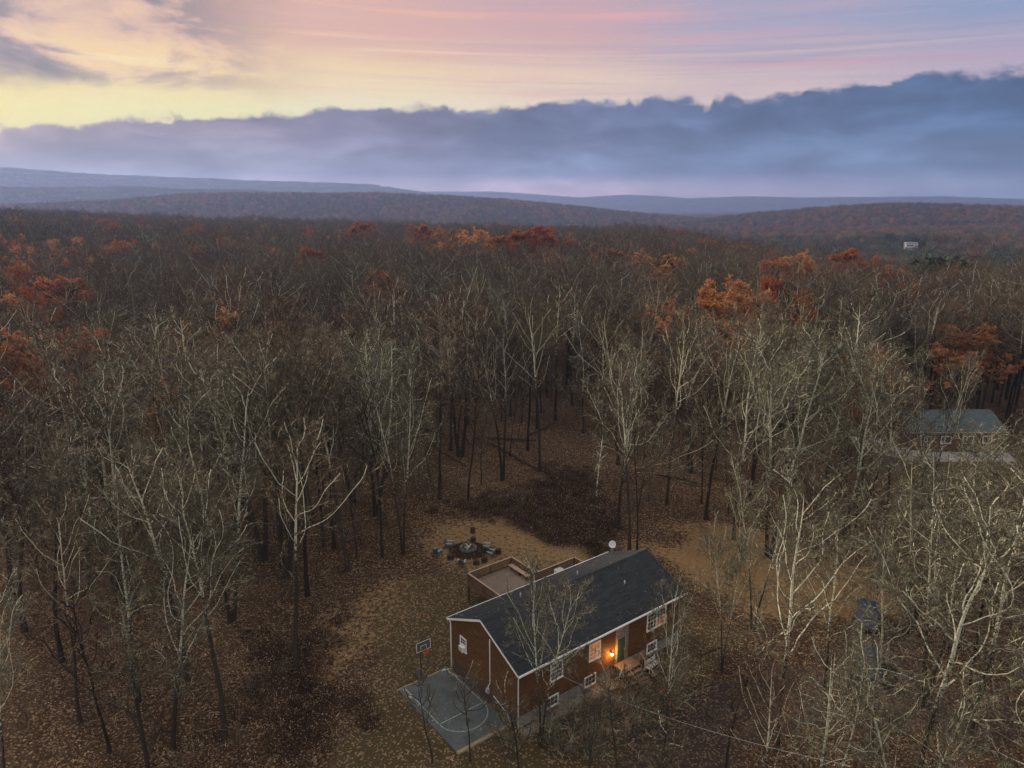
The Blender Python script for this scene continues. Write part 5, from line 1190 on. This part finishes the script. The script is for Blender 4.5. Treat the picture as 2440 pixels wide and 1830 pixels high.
# far white house in the valley
wz = float(height(WHP[0], WHP[1])); wh = empty('white_house', (WHP[0], WHP[1], wz), R(-12)); wh.scale = (.85, .85, .8); tag(wh, 'far white two storey house alone in the valley pines', 'house')
b = MB(); b.box(-7, 7, 0, 8, -2, 6.6); b.build('wall', M['white'], wh)
b = MB(); b.prism([(-7.6, 6.6), (7.6, 6.6), (6.6, 9.0), (-6.6, 9.0)], -.6, 8.6); b.build('roof', M['metal_grey'], wh)
for k, (x0, x1, z0, z1) in enumerate(((-5.6, 2.6, 3.6, 5.6), (3.9, 6.0, 2.6, 5.2), (-5.6, -3.6, .4, 2.2), (-2.4, -.4, .4, 2.2), (.8, 2.8, .4, 2.2))):
    b = MB(); b.box(x0, x1, -.12, -.01, z0, z1); b.build('window', mat(f'far_window_{k}', (0.10, 0.13, 0.16), 0.3), wh)
b = MB(); b.box(-6.2, 6.2, -2.2, -.1, 2.6, 2.9); b.build('balcony', M['white'], wh)

# ================================================================== undergrowth, shrubs and fallen leaves
def stems(seed, n, spread, h, tip=0.008, wig=0.25, k2=4, leaves=0, leaf=0.12, out=0.8):
    g = np.random.default_rng(seed); a = g.uniform(0, 6.28, n); r_ = spread * np.sqrt(g.random(n)) * 0.4
    p0 = np.stack([r_ * np.cos(a), r_ * np.sin(a), np.full(n, -0.1)], 1); d = np.stack([np.cos(a) * out * g.random(n), np.sin(a) * out * g.random(n), np.ones(n)], 1)
    Ls = h * g.uniform(0.5, 1.1, n); P = walk(p0, d, Ls, 6, -0.03, wig, g); S = (P, np.linspace(1.8, 0.8, 6)[None] * tip * np.ones((n, 1)), Ls)
    S2 = grow(S, k2, 0.2, 1.0, 45, 15, 0.45, 0.3, 4, 0.02, wig, 0.7, tip * 0.8, g, 0.15)
    v1, q1 = tubes(S[0], S[1], 3); v2, q2 = tubes(S2[0], S2[1], 3)
    d_ = {'crown': (np.concatenate([v1, v2]), np.concatenate([q1, q2 + len(v1)]))}
    if leaves:
        c = S2[0][:, 1:].reshape(-1, 3); c = c[g.integers(0, len(c), leaves)] + g.normal(0, .05, (leaves, 3)); a1 = norm(g.normal(0, 1, (leaves, 3))); a2 = norm(np.cross(a1, g.normal(0, 1, (leaves, 3)))); s_ = leaf * g.uniform(.6, 1.3, (leaves, 1))
        d_['leaves'] = (np.stack([c - a1 * s_ * .5, c + a2 * s_ * .3, c + a1 * s_ * .5, c - a2 * s_ * .3], 1).reshape(-1, 3), np.arange(leaves * 4).reshape(-1, 4))
    return d_
BR = {'crown': M['brush'], 'leaves': M['dry_leaf']}; TW = {'crown': M['twig'], 'leaves': M['leaf_orange']}
c_br = coll_of('bramble', [combined(f'bramble{i}', [stems(900 + i, 46, 1.6, 0.9, 0.009, 0.3, 4, 60, .12)], BR) for i in range(3)])  # dark stems, added to deepen the painted shadow patches
c_un = coll_of('saplings', [combined(f'sapling{i}', [stems(910 + i, 9, 0.9, 2.6, 0.009, 0.14, 5, (0, 30, 0)[i], .14, 0.35)], TW if i == 1 else {'crown': M['twig'], 'leaves': M['dry_leaf']}) for i in range(3)])
g3 = np.random.default_rng(5)
bx, by = jitter_grid(-40, 40, 34, 100, 0.85, g3); bz_ = np.maximum(poly_sd(bx, by, SHADE1), poly_sd(bx, by, SHADE2)) + (fbm(bx, by, 7, 8) - .5) * 7
k = (bz_ > -1.0) & (g3.random(len(bx)) < 0.15 + 0.5 * sstep(bz_, -1.0, 4.0)); bx, by = bx[k], by[k]; print('bramble', len(bx))  # places of the added dark stems on the shadow patches
scatter('shadow_stems', bx, by, height(bx, by), g3.integers(0, 3, len(bx)), g3.uniform(.5, 1.2, len(bx)), c_br, 'low dark brown bramble stems added to darken the ground', 31)
ux, uy = jitter_grid(-90, 95, 34, 150, 2.6, g3)
k = in_view(ux, uy, 40) & (poly_sd(ux, uy, CLEAR) < 0.5) & (poly_sd(ux, uy, NHOUSE) < 0.5) & (fbm(ux, uy, 16, 12) > 0.47); ux, uy = ux[k], uy[k]; print('saplings', len(ux))
scatter('undergrowth', ux, uy, height(ux, uy), g3.integers(0, 3, len(ux)), g3.uniform(.5, 1.3, len(ux)), c_un, 'thin brown saplings and brush under the trees', 32)
# shrubs in front of the house, each its own thing
shr = [stems(930 + i, 26, 1.1, (1.9, 1.5, 2.3)[i], 0.010, 0.2, 6, (70, 25, 45)[i], .12, 0.6) for i in range(3)]
shm = [meshes_of('shrub', s, {'crown': M['twig_pale'], 'leaves': M['leaf_orange']}) for s in shr]
spots = [(1.6, -1.5, 'twiggy shrub at the near front corner of the house'), (3.3, -2.6, 'twiggy shrub with orange leaves below the first front window'), (5.0, -1.9, 'orange leaved shrub between the two front windows'), (6.4, -3.0, 'bushy shrub in front of the second basement window'), (7.9, -2.3, 'shrub glowing in the lamp light left of the steps'), (8.6, -3.6, 'sparse shrub in front of the entry steps'), (4.4, -4.6, 'loose shrub in the middle of the front bed'), (2.4, -5.2, 'thin shrub at the front bed, near the court timber'), (6.9, -5.6, 'low shrub by the driveway edge'), (12.3, -3.0, 'bare shrub right of the entry steps'), (1.0, -3.6, 'small bare shrub beside the court corner'), (-1.6, -1.2, 'spindly shrub below the court edging timber'), (9.6, -5.2, 'tangled shrub at the driveway before the door')]
for i, (lx, ly, lab) in enumerate(spots):
    q = hloc(lx, ly); o = empty('shrub', (q[0], q[1], 0), float(rng.uniform(0, 6.28))); s = float(rng.uniform(1.2, 1.9)); o.scale = (s, s, s)
    for kk, me in shm[i % 3].items(): link({'crown': 'branches', 'leaves': 'leaves'}[kk], me, o)
    tag(o, lab, 'shrub', 'shrubs along the house front')
# fallen leaves
n = 90000; g = np.random.default_rng(8)
a = np.radians(g.uniform(-38, 38, n)); r_ = 38 + (135 - 38) * g.random(n) ** 1.1; lx, ly = r_ * np.sin(a), r_ * np.cos(a)
dens = fbm(lx, ly, 6, 14) + 0.20 * (poly_sd(lx, ly, GRASS) < 0) - 0.07 * (poly_sd(lx, ly, GRASS) > 0) - 0.3 * (poly_sd(lx, ly, DRIVE) > 0)
hl = np.stack([(lx - HO[0]) * E1[0] + (ly - HO[1]) * E1[1], (lx - HO[0]) * E2[0] + (ly - HO[1]) * E2[1]], 1)
k = (dens > 0.5) & ~((hl[:, 0] > -.3) & (hl[:, 0] < L_ + .3) & (hl[:, 1] > .3) & (hl[:, 1] < W_ + .6)) & ~((hl[:, 0] > X0 - .2) & (hl[:, 0] < X2 + .2) & (hl[:, 1] > 0) & (hl[:, 1] < Y1 + .2)) & ~((hl[:, 0] > -.3) & (hl[:, 0] < L_ + .3) & (hl[:, 1] > -.3) & (hl[:, 1] < W_))
lx, ly = lx[k], ly[k]; n = len(lx); c = np.stack([lx, ly, height(lx, ly) + 0.03 + 0.10 * ((hl[k, 0] > -4.72) & (hl[k, 0] < -.2) & (hl[k, 1] > .82) & (hl[k, 1] < 8.72))], 1)
a1 = norm(g.normal(0, 1, (n, 3)) * [1, 1, .35]); a2 = norm(np.cross(a1, UP + g.normal(0, .4, (n, 3)))); s_ = .115 * g.uniform(.6, 1.4, (n, 1))
# a few leaves caught on the roof and the deck
gq = np.random.default_rng(19); nq = 420
qx = gq.uniform(0, L_, nq); qy = np.where(gq.random(nq) < 0.6, gq.random(nq) ** 2 * 4.0 - 0.2, gq.uniform(4.6, 8.6, nq)); qz = ZR - np.abs(qy - W_ / 2) * slope + 0.045
dk = gq.random(nq) < 0.35; qx = np.where(dk, gq.uniform(X0 + .2, X1 - .8, nq), qx); qy = np.where(dk, gq.uniform(Y0 + 2, Y1 - .2, nq), qy); qz = np.where(dk, ZD + .02, qz)
qw = HO[None] + qx[:, None] * E1[None] + qy[:, None] * E2[None]
c = np.concatenate([c, np.column_stack([qw, qz])]); n = len(c)
b1 = norm(gq.normal(0, 1, (nq, 3)) * [1, 1, .25]); b2 = norm(np.cross(b1, UP + gq.normal(0, .25, (nq, 3))))
a1 = np.concatenate([a1, b1]); a2 = np.concatenate([a2, b2]); s_ = np.concatenate([s_, .10 * gq.uniform(.6, 1.3, (nq, 1))])
lm = bpy.data.materials.new('litter_leaf'); lm.use_nodes = True; T = NT(lm.node_tree); bs = lm.node_tree.nodes['Principled BSDF']; bs.inputs['Roughness'].default_value = .8
wn_ = T.node('ShaderNodeTexWhiteNoise'); T.put(wn_.inputs['Vector'], T.node('ShaderNodeVectorMath', operation='SNAP').outputs[0]); sn_ = [q for q in lm.node_tree.nodes if q.bl_idname == 'ShaderNodeVectorMath'][0]
T.put(sn_.inputs[0], T.node('ShaderNodeNewGeometry').outputs['Position']); sn_.inputs[1].default_value = (.3, .3, 50)
T.put(bs.inputs['Base Color'], T.ramp(wn_.outputs['Value'], [(0, (0.09, 0.052, 0.030)), (.5, (0.19, 0.122, 0.074)), (.85, (0.34, 0.24, 0.155)), (1, (0.55, 0.43, 0.31))]))
lme = np_mesh('fallen_leaves', np.stack([c - a1 * s_ * .5, c + a2 * s_ * .32, c + a1 * s_ * .5, c - a2 * s_ * .32], 1).reshape(-1, 3), [np.arange(n * 4).reshape(-1, 4)], [lm], smooth=False)
tag(link('fallen_leaves', lme), 'dry fallen leaves scattered over the ground', None, None, 'stuff')

# ================================================================== haze
hb = MB(); hb.box(-8600, 8600, -400, 9600, -130, 290)
haze = hb.build('haze', None); haze['kind'] = 'stuff'; haze['label'] = 'bluish evening haze between the hills'
hm = bpy.data.materials.new('haze'); hm.use_nodes = True; nt = hm.node_tree; nt.nodes.clear()
pv = nt.nodes.new('ShaderNodeVolumePrincipled'); mo = nt.nodes.new('ShaderNodeOutputMaterial')
pv.inputs['Color'].default_value = (0.36, 0.51, 1.0, 1); pv.inputs['Density'].default_value = 0.00015; pv.inputs['Anisotropy'].default_value = 0.35
nt.links.new(pv.outputs[0], mo.inputs['Volume']); haze.data.materials.append(hm)
